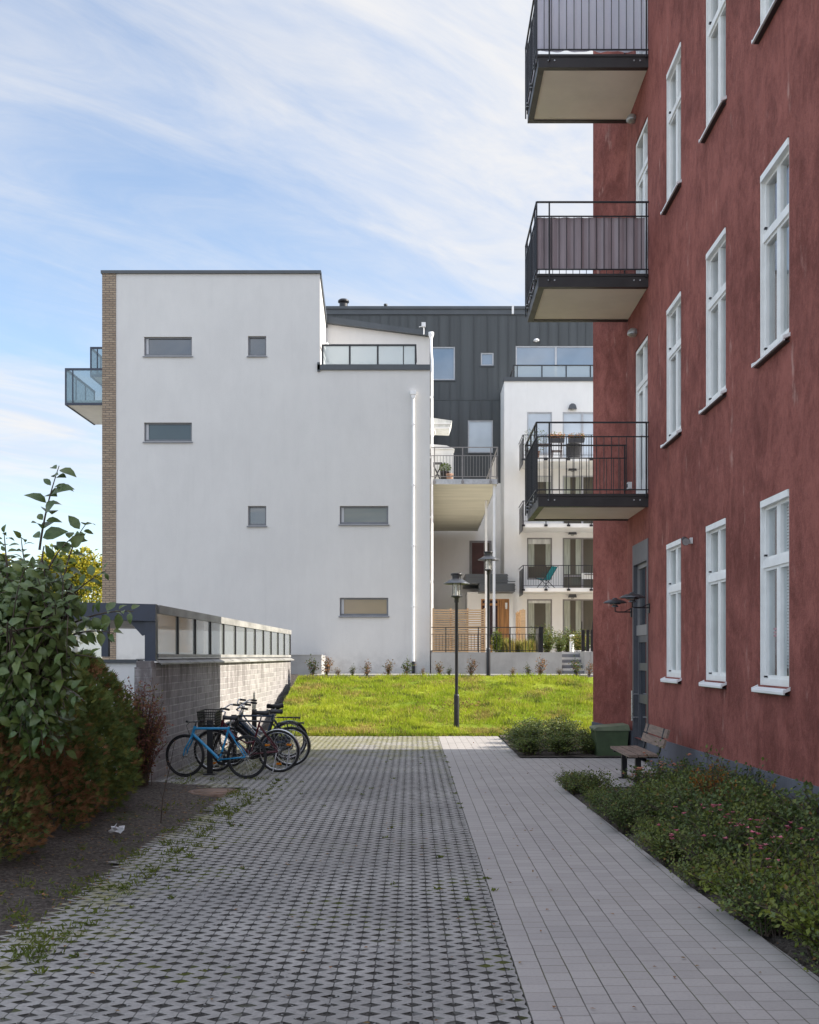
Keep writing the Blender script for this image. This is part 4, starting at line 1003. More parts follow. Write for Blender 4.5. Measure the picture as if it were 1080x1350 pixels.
for i in range(4):
    a, b = wh[2 * i], wh[2 * i + 1]
    fm = M['frame_mid'] if i < 2 else M['frame_light']
    pm = 'pane_warm' if i < 3 else ('pane_pale' if i == 3 else 'pane_dark')
    o = simple_window(a, YWG, pm, fm, rail=a[2] + .05 if i else a[2] + .62)
    if i < 3:
        m = MB(); wd = a[1] - a[0]
        m.box(a[0] + .06, a[0] + .06 + wd * .24, YWG + .046, YWG + .054, a[2] + .6, a[3] - .06).box(a[1] - .06 - wd * .2, a[1] - .06, YWG + .046, YWG + .054, a[2] + .6, a[3] - .06); m.build('curtain', M['drape'], o)  # side drapes, toned to stand in for the house reflected in the glass
    if i < 3:      # pale curtain bands just behind the glass front
        m = MB(); m.box(a[0] + .06, a[1] - .06, YWG + .045, YWG + .055, a[3] - (.28 if i != 0 else .18), a[3] - .06); m.build('roller_blind', M['curtain'], o)
    o = simple_window(b, YWG, pm, fm, name='balcony_door', mull=[gx_(768)], rail=b[2] + .62 if i < 2 else None)
    m = MB(); m.box(b[0] + .07, b[0] + .35, YWG + .045, YWG + .055, b[2] + .7, b[3] - .06); 
    if i < 3: m.box(gx_(768) - .3, gx_(768) - .06, YWG + .046, YWG + .054, b[2] + .7, b[3] - .06); m.build('curtain', M['drape'], o)
o = simple_window(dh2, YWG - .25, 'pane_dark', M['wood_door'], 'entrance_door', mull=[gx_(657)])
m = MB(); a = dh2
m.box(gx_(658) + .03, a[1] - .06, YWG - .215, YWG - .18, a[2] + .06, a[3] - .06); m.box(a[0] + .06, gx_(656), YWG - .215, YWG - .17, a[3] - .30, a[3] - .2); m.box(a[0] + .06, gx_(656), YWG - .215, YWG - .17, a[2] + .06, a[2] + .35)
m.build('door_panel', M['wood_door'], o)
m = MB(); m.box(gx_(667) - .05, gx_(667) + .05, YWG - .29, YWG - .216, gz(801), gz(795)); m.ball((gx_(667), YWG - .27, gz(802)), .05, 8); m.build('door_lamp', M['mortar'], o)
# brown panel window high in the recess
hb = (dx(619), dx(648), dz(757), dz(713))
f = MB(); f.box(hb[0], hb[0] + .12, YD - .05, YD - .003, hb[2], hb[3]).box(hb[1] - .1, hb[1], YD - .05, YD - .003, hb[2], hb[3]).box(hb[0] + .12, hb[1] - .1, YD - .05, YD - .003, hb[3] - .1, hb[3])
o = f.build('window', M['frame_mid'], ab)
MB().box(hb[0] + .12, dx(638), YD - .04, YD - .003, hb[2], hb[3] - .1).build('panel', M['red_pane'], o)
MB().box(dx(638) + .01, hb[1] - .1, YD - .035, YD - .003, hb[2], hb[3] - .1).build('pane', M['pane_warm'], o)
m = MB(); m.box(gx_(612), gx_(666), YWG - 1.6, YWG + 2.3, PZ + .3, PZ + .72).box(gx_(630), gx_(675), YWG - 1.7, YWG - .251, gz(783), PZ + .299)
for z in (PZ + .42, PZ + .54, PZ + .64): m.box(gx_(612) - .02, gx_(666) + .02, YWG - 1.62, YWG - 1.6, z - .02, z + .02)
for z in (gz(780), gz(775), gz(770)): m.box(gx_(630) - .02, gx_(675) + .02, YWG - 1.72, YWG - 1.7, z - .02, z + .02)
m.build('canopy', M['anthracite'], ab)
m = MB(); m.tube([(dx(452), 53, ZD), (dx(452), 53, ZD + .42)], .20, 12); m.lathe([(.16, .42), (.16, .5), (.27, .5), (.27, .58), (.2, .64), (.001, .66)], (dx(452), 53, ZD), 14); m.box(dx(452) - .26, dx(452) + .26, 52.74, 53.26, ZD + .2, ZD + .24)
m.build('chimney', M['steel_black'], ab)
m = MB(); m.tube([(dx(508), 53, ZD), (dx(508), 53, ZD + .35)], .06, 8); m.lathe([(.09, .35), (.09, .42), (.001, .44)], (dx(508), 53, ZD), 10); m.build('vent_pipe', M['steel_black'], ab)
# roof terrace railing over the wing
m = MB(); z0, z1 = ZW + .16, gz(480); xs = [gx_(x) for x in (678, 715, 747, 779, 811)]
m.box(xs[0] - .03, 12, YWG + .1, YWG + .15, z1 - .05, z1)
for x in xs: m.box(x - .025, x + .025, YWG + .1, YWG + .15, z0, z1 - .05)
m.bar((xs[0], YWG + .12, z1 - .03), (xs[0], YD, z1 - .03), .05); m.box(xs[0] + .13, xs[0] + .17, YWG + .1, YWG + .14, z0, z1 - .05)
o = m.build('terrace_railing', M['steel_black'], ab)
MB().quad((xs[0], YWG + .12, z0 + .04), (12, YWG + .12, z0 + .04), (12, YWG + .12, z1 - .05), (xs[0], YWG + .12, z1 - .05)).build('glass_panel', M['frost'], o)
# wing balconies
XB0 = 129 * 48.0 / F
def wing_balcony(zd):
    m = MB(); m.box(XB0, 14, 48.0, YWG - .001, zd - .17, zd); o = m.build('balcony', M['wing_wall'], ab)
    r = MB(); zt_ = zd + .98; y = 47.96; x0 = XB0 - .02
    r.bar((x0, y, zt_), (14, y, zt_), .03); r.bar((x0, y, zd + .1), (14, y, zd + .1), .02)
    x = x0 + .02
    k = 0
    while x < 9:
        post = k % 9 == 0
        r.bar((x, y, zd - .12 if post else zd + .1), (x, y, zt_), .036 if post else .011)
        if post: r.box(x - .07, x + .07, y - .02, y + .035, zd - .13, zd - .05)
        x += .1105; k += 1
    r.bar((x0, y, zt_), (x0, YWG, zt_), .03)
    r.box(x0 - .012, x0 + .004, y, YWG - .3, zd - .3, zd + .85)
    r.build('railing', M['steel_black'], o)
for z in floors[1:]: wing_balcony(z)
for i, (zz, lb) in enumerate(((gz(537), 'top'), (gz(618), 'second'), (gz(702), 'third'), (gz(785), 'lowest'))):
    lab = ['small hooded grey lamp on the white wing above its top balcony', 'small hooded grey lamp on the white wing under its top balcony', 'small hooded grey lamp on the white wing above the teal chair balcony', 'small hooded grey lamp on the white wing under the teal chair balcony'][i]
    t = thing('wall_lamp', lab, 'lamp', (gx_(754.5), YWG, zz), 'hooded lamps on the white wing')
    m = MB(); m.prism([(gx_(749), zz - .1), (gx_(760), zz - .1), (gx_(758.5), zz + .08), (gx_(756), zz + .14), (gx_(753), zz + .14), (gx_(750.5), zz + .08)], 'y', YWG - .18, YWG - .002); m.build('hood', M['lamp_steel'], t)
    MB().ball((gx_(754.5), YWG - .1, zz - .12), .09, 8, sz=.5).build('bulb', M['lamp_glass'], t)
m_t = thing('wall_lamp', 'small white half round lamp above the roof terrace glazing', 'lamp', (gx_(707), YD, 16), None)
m = MB(); m.lathe([(.001, .09), (.09, .08), (.14, .02), (.15, -.02), (.001, -.03)], (dx(707), YD - .12, dz(450)), 12); m.build('hood', M['pipe'], m_t); MB().box(dx(707) - .05, dx(707) + .05, YD - .12, YD, dz(450) - .04, dz(450) + .0).build('bracket', M['pipe'], m_t)
m_t = thing('roof_lamp', 'little white floodlight on a bracket above the sloping dark fascia', 'lamp', (dx(555), 41.5, 13.7))
KQ = 39.8 / F; xq, zq = (557 - CX) * KQ, EYE - (431 - CY) * KQ
m = MB(); m.box(xq - .03, xq + .12, 39.65, 39.78, zq - .02, zq + .13); m.build('lamp_head', M['pipe'], m_t); m = MB(); m.tube([(xq + .05, 39.72, zq - .3), (xq + .05, 39.72, zq), (xq - .12, 39.72, zq - .02)], .02, 6); m.build('bracket', M['pipe'], m_t)

# things on the wing balconies
KZ = 48.6 / F
def qx(x): return (x - CX) * KZ
t = thing('folding_chair', 'teal canvas folding chair on the third floor up white wing balcony', 'chair', (qx(722), 48.7, 4.8)); t['label'] = 'teal canvas folding chair alone on a white wing balcony'
x, z = qx(722), 4.8; y0, y1 = 48.45, 48.95
m = MB(); pts = [(x - .50, z + .50), (x - .30, z + .42), (x - .02, z + .42), (x + .16, z + .70), (x + .38, z + .98)]
for i in range(4):
    (a, b), (c_, d_) = pts[i], pts[i + 1]; m.quad((a, y0, b), (c_, y0, d_), (c_, y1, d_), (a, y1, b)); m.quad((a, y0, b - .015), (c_, y0, d_ - .015), (c_, y1, d_ - .015), (a, y1, b - .015))
m.build('canvas', M['teal_cloth'], t)
t.rotation_euler = (0, 0, R(-38))
for y in (y0, y1):
    m = MB(); m.tube([(x - .42, y, z), (x - .02, y, z + .42), (x + .39, y, z + 1.0)], .016, 6); m.tube([(x + .28, y, z), (x - .12, y, z + .36), (x - .50, y, z + .50)], .016, 6); m.build('leg', M['steel_black'], t)
t = thing('planter_box', 'white planter box hung inside the railing at the red building edge', 'planter', (qx(775), 48.4, 4.9))
m = MB(); x = qx(775); m.box(x - .28, x + .28, 48.3, 48.5, 5.22, 5.47, 0, -.02, -.02); m.build('box', M['mortar'], t); m = MB(); m.box(x - .2, x + .2, 48.22, 48.29, 5.40, 5.43); m.build('hook', M['steel_black'], t)
def flower_box(x, label, seed):
    t = thing('flower_box', label, 'flower box', (x, 47.9, 11.2), 'flower boxes on the top wing balcony')
    m = MB(); m.box(x - .33, x + .33, 47.72, 47.93, 11.15, 11.33, 0, -.02, -.015); m.build('box', M['pot_dark'], t)
    rr_ = random.Random(seed); m = MB()
    for _ in range(500):
        p = Vector((x + rr_.uniform(-.36, .36), 47.82 + rr_.gauss(0, .06), 11.33 + abs(rr_.gauss(0, .09))))
        m.leaf(p, Vector((rr_.gauss(0, 1), rr_.gauss(0, 1), rr_.gauss(.4, .7))), Vector((rr_.gauss(0, 1), 0, 1)), .07, .05, rr_.choice((0, 1, 1, 2)))
    tag(m.build('flowers', [M['l_box'], M['petal_o'], M['l_straw']], t), kind='stuff')
flower_box(qx(731), 'flower box of salmon blossoms nearer the dark side panel of the top wing balcony', 2); flower_box(qx(757), 'flower box of salmon blossoms above the dark planter tub on the top wing balcony', 4)
potplant('potted_plant', 'large dark leafy shrub in a pot at the left end of the top wing balcony', (qx(706), 49.0, 10.53), .24, .45, .62, [M['l_thuja2'], M['l_big']], M['pot_tan'], 9, 1.0)
potplant('potted_plant', 'dark tall planter tub with pale green plant behind the flower boxes', (qx(757), 48.7, 10.53), .36, .7, .16, [M['l_box'], M['l_straw']], M['pot_dark'], 10, .7)
def bal_chair(x, z, mat, label):
    t = thing('balcony_chair', label, 'chair', (x, 48.9, z), 'chairs on the top wing balcony'); y0, y1 = 48.7, 49.15
    m = MB()
    for i in range(5): m.box(x - .22, x + .22, y0 + i * .09, y0 + i * .09 + .075, z + .43, z + .455)
    m.build('seat', mat, t)
    m = MB()
    for i in range(5): m.box(x + .2, x + .225, y0 + i * .09, y0 + i * .09 + .07, z + .5, z + .92)
    m.box(x + .195, x + .23, y0, y1, z + .9, z + .95); m.build('backrest', mat, t)
    for (lx, ly) in ((-.2, y0), (-.2, y1), (.21, y0), (.21, y1)): MB().bar((x + lx, ly, z), (x + lx, ly, z + .46), .035).build('leg', mat, t)
bal_chair(qx(701), 10.53, M['wood_dark'], 'dark red brown wooden chair by the leafy pot on the top wing balcony')
bal_chair(qx(735), 10.53, M['wood_dark'], 'dark red brown wooden chair under the flower boxes on the top wing balcony')
t = thing('balcony_table', 'small wooden table between two dark chairs on the top wing balcony', 'table', (qx(718), 48.9, 10.53))
x, z = qx(718), 10.53; m = MB(); m.box(x - .35, x + .35, 48.6, 49.2, z + .70, z + .73); m.build('tabletop', M['wood_dark'], t)
for (lx, ly) in ((-.3, 48.65), (-.3, 49.15), (.3, 48.65), (.3, 49.15)): MB().bar((x + lx, ly, z), (x + lx, ly, z + .7), .04).build('leg', M['wood_dark'], t)
# ------------------------------------------------------------------ block wall and glazed ramp shelter
XS = -3.95; YA, YZ = 16.0, 32.0
bw = thing('block_wall', 'rough grey concrete block wall behind the parked bicycles', 'wall', (XS, YA, 0))
m = MB(); m.box(XS - .24, XS, YA + .004, YZ, -.1, 1.70)
m.build('wall_body', M['block'], bw)
m = MB(); m.box(XS - .245, XS + .004, YA - .26, YA, -.1, 1.64); m.box(XS - .225, XS - .015, YA - .24, YA - .02, 1.64, 1.73); m.build('pillar', M['block_end'], bw)
m = MB(); m.prism([(XS - .30, 1.76), (XS - .05, 1.765), (XS + .085, 1.70), (XS + .085, 1.675), (XS + .07, 1.675), (XS + .07, 1.69), (XS - .05, 1.74), (XS - .30, 1.735)], 'y', YA + .02, YZ + .15)
for y in np.arange(YA + 2, YZ, 2.0): m.prism([(XS - .06, 1.771), (XS + .088, 1.708), (XS + .088, 1.69), (XS - .06, 1.75)], 'y', y - .012, y + .012)
m.build('coping', M['capmetal'], bw)
sh = thing('ramp_shelter', 'long glazed ramp shelter with dark blue steel front beam on the block wall', 'shelter', (XS, YA, 1.76))
zr = 2.56; XF = -9.5
m = MB()
m.prism([(XS - .0, zr), (XS - .0, zr - .22), (XF, zr + .14 - .22), (XF, zr + .14)], 'y', YA - .02, YA + .10)
m.prism([(XS - .0, zr - .221), (XS, zr - .25), (XF, zr + .11 - .22), (XF, zr + .139 - .22)], 'y', YA - .05, YA + .12)
m.build('front_beam', M['navy'], sh)
m = MB(); m.quad((XS, YA + .1, zr - .02), (XS, YZ, zr - .02), (XF, YZ, zr + .12), (XF, YA + .1, zr + .12)).quad((XS, YA + .1, zr - .08), (XS, YZ, zr - .08), (XF, YZ, zr + .06), (XF, YA + .1, zr + .06)); m.build('roof', M['anthracite'], sh)
m = MB(); m.box(XS - .16, XS - .002, YA - .01, YA + .14, 1.73, zr - .22); m.prism([(XS - .161, 2.12), (XS - .161, zr - .222), (XS - .48, zr - .215), (XS - .42, zr - .225), (XS - .21, 2.10)], 'y', YA + .03, YA + .09); m.build('post', M['navy'], sh)
xp = wx(138, YA); m = MB(); m.box(xp - .05, xp + .05, YA, YA + .1, 1.79, zr - .18); m.build('post', M['navy'], sh)
xp = wx(40, YA); m = MB(); m.box(xp - .05, xp + .05, YA, YA + .1, 1.79, zr - .14); m.build('post', M['navy'], sh)
m = MB()
m.box(XS - .03, XS + .02, YA + .141, YZ + .05, zr - .13, zr - .005).box(XS - .03, XS + .012, YA + .141, YZ, 1.772, 1.83)
npan = 12; ys = [YA + .14 + (YZ - YA - .2) * i / npan for i in range(npan + 1)]
for y in ys[1:]: m.box(XS - .035, XS + .014, y - .045, y + .005, 1.83, zr - .131, 1)
m.build('glazing_frame', [M['capmetal'], M['steel_black']], sh)
MB().quad((XS - .01, YA + .14, 1.82), (XS - .01, YZ, 1.82), (XS - .01, YZ, zr - .12), (XS - .01, YA + .14, zr - .12)).build('glazing', M['polyc'], sh)
m = MB(); m.quad((XF, YA, 1.5), (XF, YZ, 1.5), (XF, YZ, zr + .1), (XF, YA, zr + .1)); m.build('glazing', M['polyc'], sh)
lw = thing('low_wall', 'low white rendered wall under the shelter behind the hedge', 'wall', (-6, YA + .2, 0))
MB().box(XF, XS - .246, YA - .02, YA + .2, -.1, 1.70).build('wall_body', M['wing_wall'], lw)
MB().box(XF, XS - .246, YA - .06, YA + .24, 1.70, 1.75).build('coping', M['anthracite'], lw)

# ------------------------------------------------------------------ garden edge in front of the wing
YR = 36.5; KR = YR / F
def rx(x): return (x - CX) * KR
def rz(y): return EYE - (y - CY) * KR
rw = thing('retaining_wall', 'grey concrete retaining wall between lawn and raised garden', 'wall', (2.4, YR, 1.2))
xa, xj, xb, ztop = .19, rx(640), rx(741), rz(860)
MB().box(xa, xj - .008, YR, YR + .24, 1.15, ztop).box(xj + .008, xb, YR, YR + .24, 1.15, ztop).box(xj - .008, xj + .008, YR + .02, YR + .2, 1.15, ztop - .01).build('wall_body', M['concrete'], rw)
MB().box(xb - .2, xb - .002, YR + .241, 38.0, 1.15, ztop - .002).build('return_wall', M['concrete'], rw)
rw2 = thing('retaining_wall', 'short concrete wall right of the garden steps', 'wall', (5.6, YR, 1.2))
m = MB(); m.prism([(YR, 1.15), (YR + .05, 1.95), (38.6, 2.0), (38.6, 1.15)], 'x', rx(771) - .0, rx(771) + .22).box(rx(771) + .22, 14, YR + .0, YR + .24, 1.15, 1.95); m.build('wall_body', M['concrete'], rw2)
st = thing('garden_steps', 'three concrete garden steps with dark nosings', 'steps', (4.9, YR, 1.2))
m = MB(); k = MB(); x0, x1 = xb + .003, rx(771) - .003
for i in range(4):
    y = YR + .1 + i * .36; z = 1.2 + .185 * (i + 1)
    m.box(x0, x1, y, y + .36 if i < 3 else y + .75, 1.15, z)
    k.box(x0 + .002, x1 - .002, y - .006, y - .001, z - .185 + .005, z - .075)
m.build('tread', M['concrete_step'], st); k.build('riser', M['frame_grey'], st)
fe = thing('railing_fence', 'thin black steel railing on top of the grey retaining wall', 'railing', (2.4, YR + .1, ztop))
m = MB(); zT, zM, zB = rz(827), rz(836), ztop + .06; y = YR + .12; xe = rx(717)
m.bar((xa, y, zT), (xe, y, zT), .028).bar((xa, y, zM), (xe, y, zM), .02).bar((xa, y, zB), (xe, y, zB), .02)
x = xa + .06
while x < xe: m.bar((x, y, zB), (x, y, zM), .013); x += .107
for x in (rx(588), rx(631), rx(673), rx(716)): m.bar((x, y, ztop), (x, y, zT), .036)
m.build('bars', M['steel_black'], fe)
m = MB(); m.box(rx(711), rx(717), y + .03, y + .07, ztop, rz(826)); 
for i in range(7): m.box(rx(711) + .01, rx(711) + .03, y + .08 + i * .16, y + .2 + i * .16, ztop, rz(828))
m.build('end_panel', M['steel_black'], fe)
g2 = thing('railing_fence', 'black slatted steel railing panel beside the corner of the red building', 'railing', (5.7, YR + .2, 1.95))
m = MB(); y = YR + .3
for i in range(40): m.box(rx(769) + i * .15, rx(769) + i * .15 + .10, y, y + .03, 1.96, rz(830))
m.build('slats', M['steel_black'], g2)
for i in range(4): MB().bar((rx(769) + i * .36, y + .01, 1.95), (rx(769) + i * .36, y + .01, rz(819)), .03).build('post', M['steel_black'], g2)
def slat_screen(t, p, q, z0, z1, n, parent_mat=M['wood_new']):
    m = MB(); p, q = Vector((*p, 0)), Vector((*q, 0)); nrm = Vector((-(q - p).y, (q - p).x, 0)).normalized()
    for i in range(n):
        z = z0 + (z1 - z0) * (i + .5) / n; h = (z1 - z0) / n * .58
        m.bar((p.x, p.y, z), (q.x, q.y, z), .07, h)
    m.build('slats', parent_mat, t)
    for k in (0, .34, .67, 1):
        m = MB(); c_ = p + (q - p) * k + nrm * (.04 if 0 < k < 1 else 0); m.bar((c_.x, c_.y, z0 - .05), (c_.x, c_.y, z1 + .03), .06); m.build('post', parent_mat, t)
KS = 37.4 / F; sx0, sx1 = .27, (639 - CX) * KS; sz0, sz1 = 1.93, EYE - (803 - CY) * KS
t = thing('wood_screen', 'pale larch slat screen behind the garden railing', 'screen', (1.2, 37.4, 1.86)); slat_screen(t, (sx0, 37.4), (sx1, 37.4), sz0, sz1, 19)
KT = 44.0 / F; t = thing('wood_screen', 'narrow larch slat screen between the oak door and wing windows', 'screen', (3.7, 46, 1.86)); slat_screen(t, ((690 - CX) * KT, 44.0), ((681 - CX) * 47.5 / F, 47.5), 1.9, EYE - (804 - CY) * KT, 22)
m = MB(); xx = (689.5 - CX) * KT; m.box(xx - .1, xx + .1, 43.93, 43.98, 1.88, EYE - (804 - CY) * KT); m.build('post', M['wood_new'], t)
# bollard light
KBL = 41.0 / F; xb_, z0, z1 = (754 - CX) * KBL, 1.86, EYE - (837 - CY) * KBL
t = thing('bollard_light', 'white cylindrical bollard light above the garden steps', 'bollard', (xb_, 41, z0))
MB().lathe([(.085, 0), (.085, z1 - z0 - .25), (.001, z1 - z0 - .25)], (xb_, 41, z0), 14).build('post', M['pipe'], t); MB().lathe([(.075, z1 - z0 - .25), (.075, z1 - z0 - .06)], (xb_, 41, z0), 14).build('lens', M['lamp_glass'], t); MB().lathe([(.088, z1 - z0 - .06), (.088, z1 - z0), (.001, z1 - z0 + .01)], (xb_, 41, z0), 14).build('cap', M['pipe'], t)

# ------------------------------------------------------------------ street lamps
def street_lamp(x, y, z, label):
    t = thing('street_lamp', label, 'street lamp', (x, y, z), 'post top lamps by the lawn')
    c = (x, y, z)
    MB().lathe([(.062, -.1), (.062, .80), (.058, .83), (.04, .84)], c, 14).build('lower_post', M['steel_black'], t)
    MB().lathe([(.038, .80), (.038, 2.95), (.05, 2.97), (.05, 3.06), (.10, 3.08), (.115, 3.09), (.115, 3.11), (.001, 3.11)], c, 14).build('post', M['steel_black'], t)
    MB().lathe([(.098, 3.11), (.098, 3.40)], c, 18).build('lantern_glass', M['lamp_glass'], t)
    MB().lathe([(.03, 3.11), (.035, 3.3), (.03, 3.38), (.001, 3.38)], c, 10).build('bulb', M['curtain_white'], t)
    m = MB()
    for k in range(4):
        a = R(45 + 90 * k); px, py = x + .125 * math.cos(a), y + .125 * math.sin(a); m.bar((px, py, z + 3.1), (px, py, z + 3.60), .016)
    m.lathe([(.12, 3.085), (.132, 3.085), (.132, 3.115), (.12, 3.115)], c, 18); m.lathe([(.118, 3.585), (.135, 3.585), (.135, 3.63), (.118, 3.63)], c, 18)
    m.build('lantern_frame', M['steel_black'], t)
    MB().lathe([(.10, 3.50), (.13, 3.50), (.30, 3.40), (.305, 3.385), (.295, 3.385), (.12, 3.47), (.10, 3.47)], c, 26).build('shade', M['lamp_steel'], t)
    MB().lathe([(.10, 3.50), (.10, 3.56), (.115, 3.575), (.115, 3.60), (.001, 3.615)], c, 18).build('cap', M['lamp_steel'], t)
street_lamp(.72, 25.25, .08, 'black post lamp standing at the lower edge of the lawn'); street_lamp(wx(644, 31.7), 31.7, 1.2, 'black post lamp standing at the upper edge of the lawn')

# ------------------------------------------------------------------ bicycles
def bicycle(label, loc, rz, fm, style='city', basket=False, rack=False, mud=True, s=.95, reflect=False, lean=0, extra=None):
    t = thing('bicycle', label, 'bicycle', (0, 0, 0), 'bicycles parked at the block wall')
    r = .335; wf, wr_ = Vector((.50, 0, r)), Vector((-.54, 0, r))
    bb = Vector((-.09, 0, .285))
    hd = Vector((.345, 0, .83)) if style != 'road' else Vector((.335, 0, .80)); hl = hd + Vector((.045, 0, -.15))
    st_ = Vector((-.245, 0, .80))
    f = MB(); w = .017 if style != 'road' else .019
    sw = .012
    if style == 'step':
        f.tube([hl + Vector((-.01, 0, .04)), (.12, 0, .46), (-.02, 0, .34), bb], .02, 8); f.tube([hd + Vector((.01, 0, -.03)), (.18, 0, .58), (-.02, 0, .46), (-.155, 0, .48)], .016, 8)
    else:
        f.tube([hd + Vector((.01, 0, -.04)), st_ + Vector((.005, 0, -.03))], w, 8); f.tube([hl + Vector((-.005, 0, .03)), bb], w * 1.25, 8)
    f.tube([bb, st_], w, 8); f.tube([hd, hl], w * 1.25, 8)
    for s_ in (-1, 1):
        f.tube([bb + Vector((0, .03 * s_, 0)), wr_ + Vector((0, .06 * s_, 0))], sw, 6); f.tube([st_ + Vector((.01, .015 * s_, -.06)), wr_ + Vector((0, .06 * s_, 0))], sw * .9, 6)
    f.tube([bb + Vector((0, -.04, 0)), bb + Vector((0, .04, 0))], .027, 10)
    f.build('frame', fm, t)
    f = MB(); f.tube([hl, hl + Vector((.012, 0, -.04))], .026, 8)
    for s_ in (-1, 1): f.tube([hl + Vector((.01, .02 * s_, -.02)), hl + Vector((.02, .055 * s_, -.08)), wf + Vector((-.02, .055 * s_, .1)), wf + Vector((0, .055 * s_, 0))], [.014, .014, .012, .01], 8)
    f.build('fork', fm if style == 'road' else M['bike_black'], t)
    for c in (wf, wr_):
        m = MB(); pts = [c + Vector((r * .955 * math.cos(a), 0, r * .955 * math.sin(a))) for a in np.linspace(0, 2 * math.pi, 41)[:-1]]
        m.tube(pts, .016 if style == 'road' else .021, 8, 0, False, True, True)
        wh = m.build('wheel', M['rubber'], t)
        m = MB(); pts = [c + Vector((r * .885 * math.cos(a), 0, r * .885 * math.sin(a))) for a in np.linspace(0, 2 * math.pi, 41)[:-1]]
        m.tube(pts, .011, 6, 0, False, True, True); m.build('rim', M['bike_black'] if style == 'road' else M['chrome'], wh)
        m = MB()
        for k in range(24):
            a = k * math.pi / 12; sd = 1 if k % 2 else -1
            m.bar(c + Vector((.02 * math.cos(a + .9), .03 * sd, .02 * math.sin(a + .9))), c + Vector((r * .88 * math.cos(a), 0, r * .88 * math.sin(a))), .0035)
        m.tube([c + Vector((0, -.055, 0)), c + Vector((0, .055, 0))], .02, 8); m.build('spokes', M['chrome'], wh)
        if reflect:
            m = MB()
            for a in (.5, 2.6, 4.7): m.box(c.x + r * .6 * math.cos(a) - .04, c.x + r * .6 * math.cos(a) + .04, -.012, .012, c.z + r * .6 * math.sin(a) - .015, c.z + r * .6 * math.sin(a) + .015)
            m.build('reflector', M['amber'], wh)
        if mud:
            m = MB(); a0, a1 = (R(-10), R(150)) if c is wr_ else (R(35), R(165))
            for k in range(16):
                p = []
                for a in (a0 + (a1 - a0) * k / 16, a0 + (a1 - a0) * (k + 1) / 16):
                    ca, sa = math.cos(math.pi - a) if c is wr_ else math.cos(a), math.sin(a)
                    p.append([c + Vector(((r + .02) * ca, y_, (r + .02) * sa)) - Vector((abs(y_) * .35 * ca, 0, abs(y_) * .35 * sa)) for y_ in (-.028, 0, .028)])
                m.quad(p[0][0], p[0][1], p[1][1], p[1][0]); m.quad(p[0][1], p[0][2], p[1][2], p[1][1])
            m.build('mudguard', M['chrome'] if reflect else fm, t)
    sp = st_ + (st_ - bb).normalized() * (.13 if style != 'road' else .12)
    if not (extra == 'no saddle'):
        m = MB(); m.tube([st_ - Vector((0, 0, .02)), sp], .013, 8); m.build('seat_post', M['chrome'], t)
        m = MB(); z = sp.z + .02; x = sp.x
        prof = [(.15, .018, .012), (.06, .03, .0), (-.03, .06, .0), (-.10, .085, .012), (-.125, .06, .018)]
        vs = []
        for (dx_, hw, dz_) in prof: vs += [(x + dx_, -hw, z - .03), (x + dx_, -hw * .8, z + .018 + dz_), (x + dx_, 0, z + .03 + dz_), (x + dx_, hw * .8, z + .018 + dz_), (x + dx_, hw, z - .03)]
        fs = [(i * 5 + j, i * 5 + j + 1, i * 5 + j + 6, i * 5 + j + 5) for i in range(4) for j in range(4)] + [(0, 1, 2, 3, 4), (24, 23, 22, 21, 20)] + [(i * 5, i * 5 + 5, i * 5 + 9, i * 5 + 4) for i in range(4)]
        m.add(vs, fs, 0, True); m.build('saddle', M['saddle'], t)
    m = MB(); top = hd + (hd - hl).normalized() * (.06 if style == 'road' else .13)
    m.tube([hd, top, top + Vector((.05, 0, .01))], .014, 8); b = top + Vector((.05, 0, .01))
    if style == 'road': pts = [b + Vector((-.03, -.29, .01)), b + Vector((0, -.2, 0)), b, b + Vector((0, .2, 0)), b + Vector((-.03, .29, .01))]
    else: pts = [b + Vector((-.20, -.30, .06)), b + Vector((-.06, -.26, .08)), b + Vector((.01, -.10, .03)), b, b + Vector((.01, .10, .03)), b + Vector((-.06, .26, .08)), b + Vector((-.20, .30, .06))]
    m.tube(pts, .012, 8); hb_ = m.build('handlebar', M['bike_black'] if style == 'road' else M['chrome'], t)
    m = MB(); m.tube([pts[0], pts[0] + (pts[1] - pts[0]) * .75], .018, 8); m.tube([pts[-1], pts[-1] + (pts[-2] - pts[-1]) * .75], .018, 8); m.build('grip', M['rubber'], hb_)
    if style == 'road':
        m = MB(); pb = b + Vector((0, .1, 0)); m.tube([pb, pb + Vector((.07, 0, -.06)), hl + Vector((.03, .02, .0))], .004, 5); m.build('brake_cable', M['rubber'], hb_)
    m = MB(); m.lathe([(.085, -.004), (.092, 0), (.085, .004), (.04, .004)], (0, 0, 0), 22)
    m.v = [(bb.x + a_, -.055 + c_, bb.z + b_) for a_, b_, c_ in m.v]
    cr = m.build('chainring', M['bike_black'], t)
    MB().bar(bb + Vector((0, -.065, 0)), bb + Vector((.13, -.07, -.11)), .02).build('crank', M['chrome'], cr); MB().bar(bb + Vector((0, .065, 0)), bb + Vector((-.13, .07, .11)), .02).build('crank', M['chrome'], cr)
    MB().box(bb.x + .08, bb.x + .18, -.15, -.08, bb.z - .125, bb.z - .10).build('pedal', M['rubber'], cr)
    MB().box(bb.x - .18, bb.x - .08, .08, .15, bb.z + .10, bb.z + .125).build('pedal', M['rubber'], cr)
    m = MB(); m.bar(bb + Vector((0, -.055, .088)), wr_ + Vector((0, -.055, .04)), .008); m.bar(bb + Vector((0, -.055, -.088)), wr_ + Vector((0, -.055, -.04)), .008); m.build('chain', M['steel_black'], t)
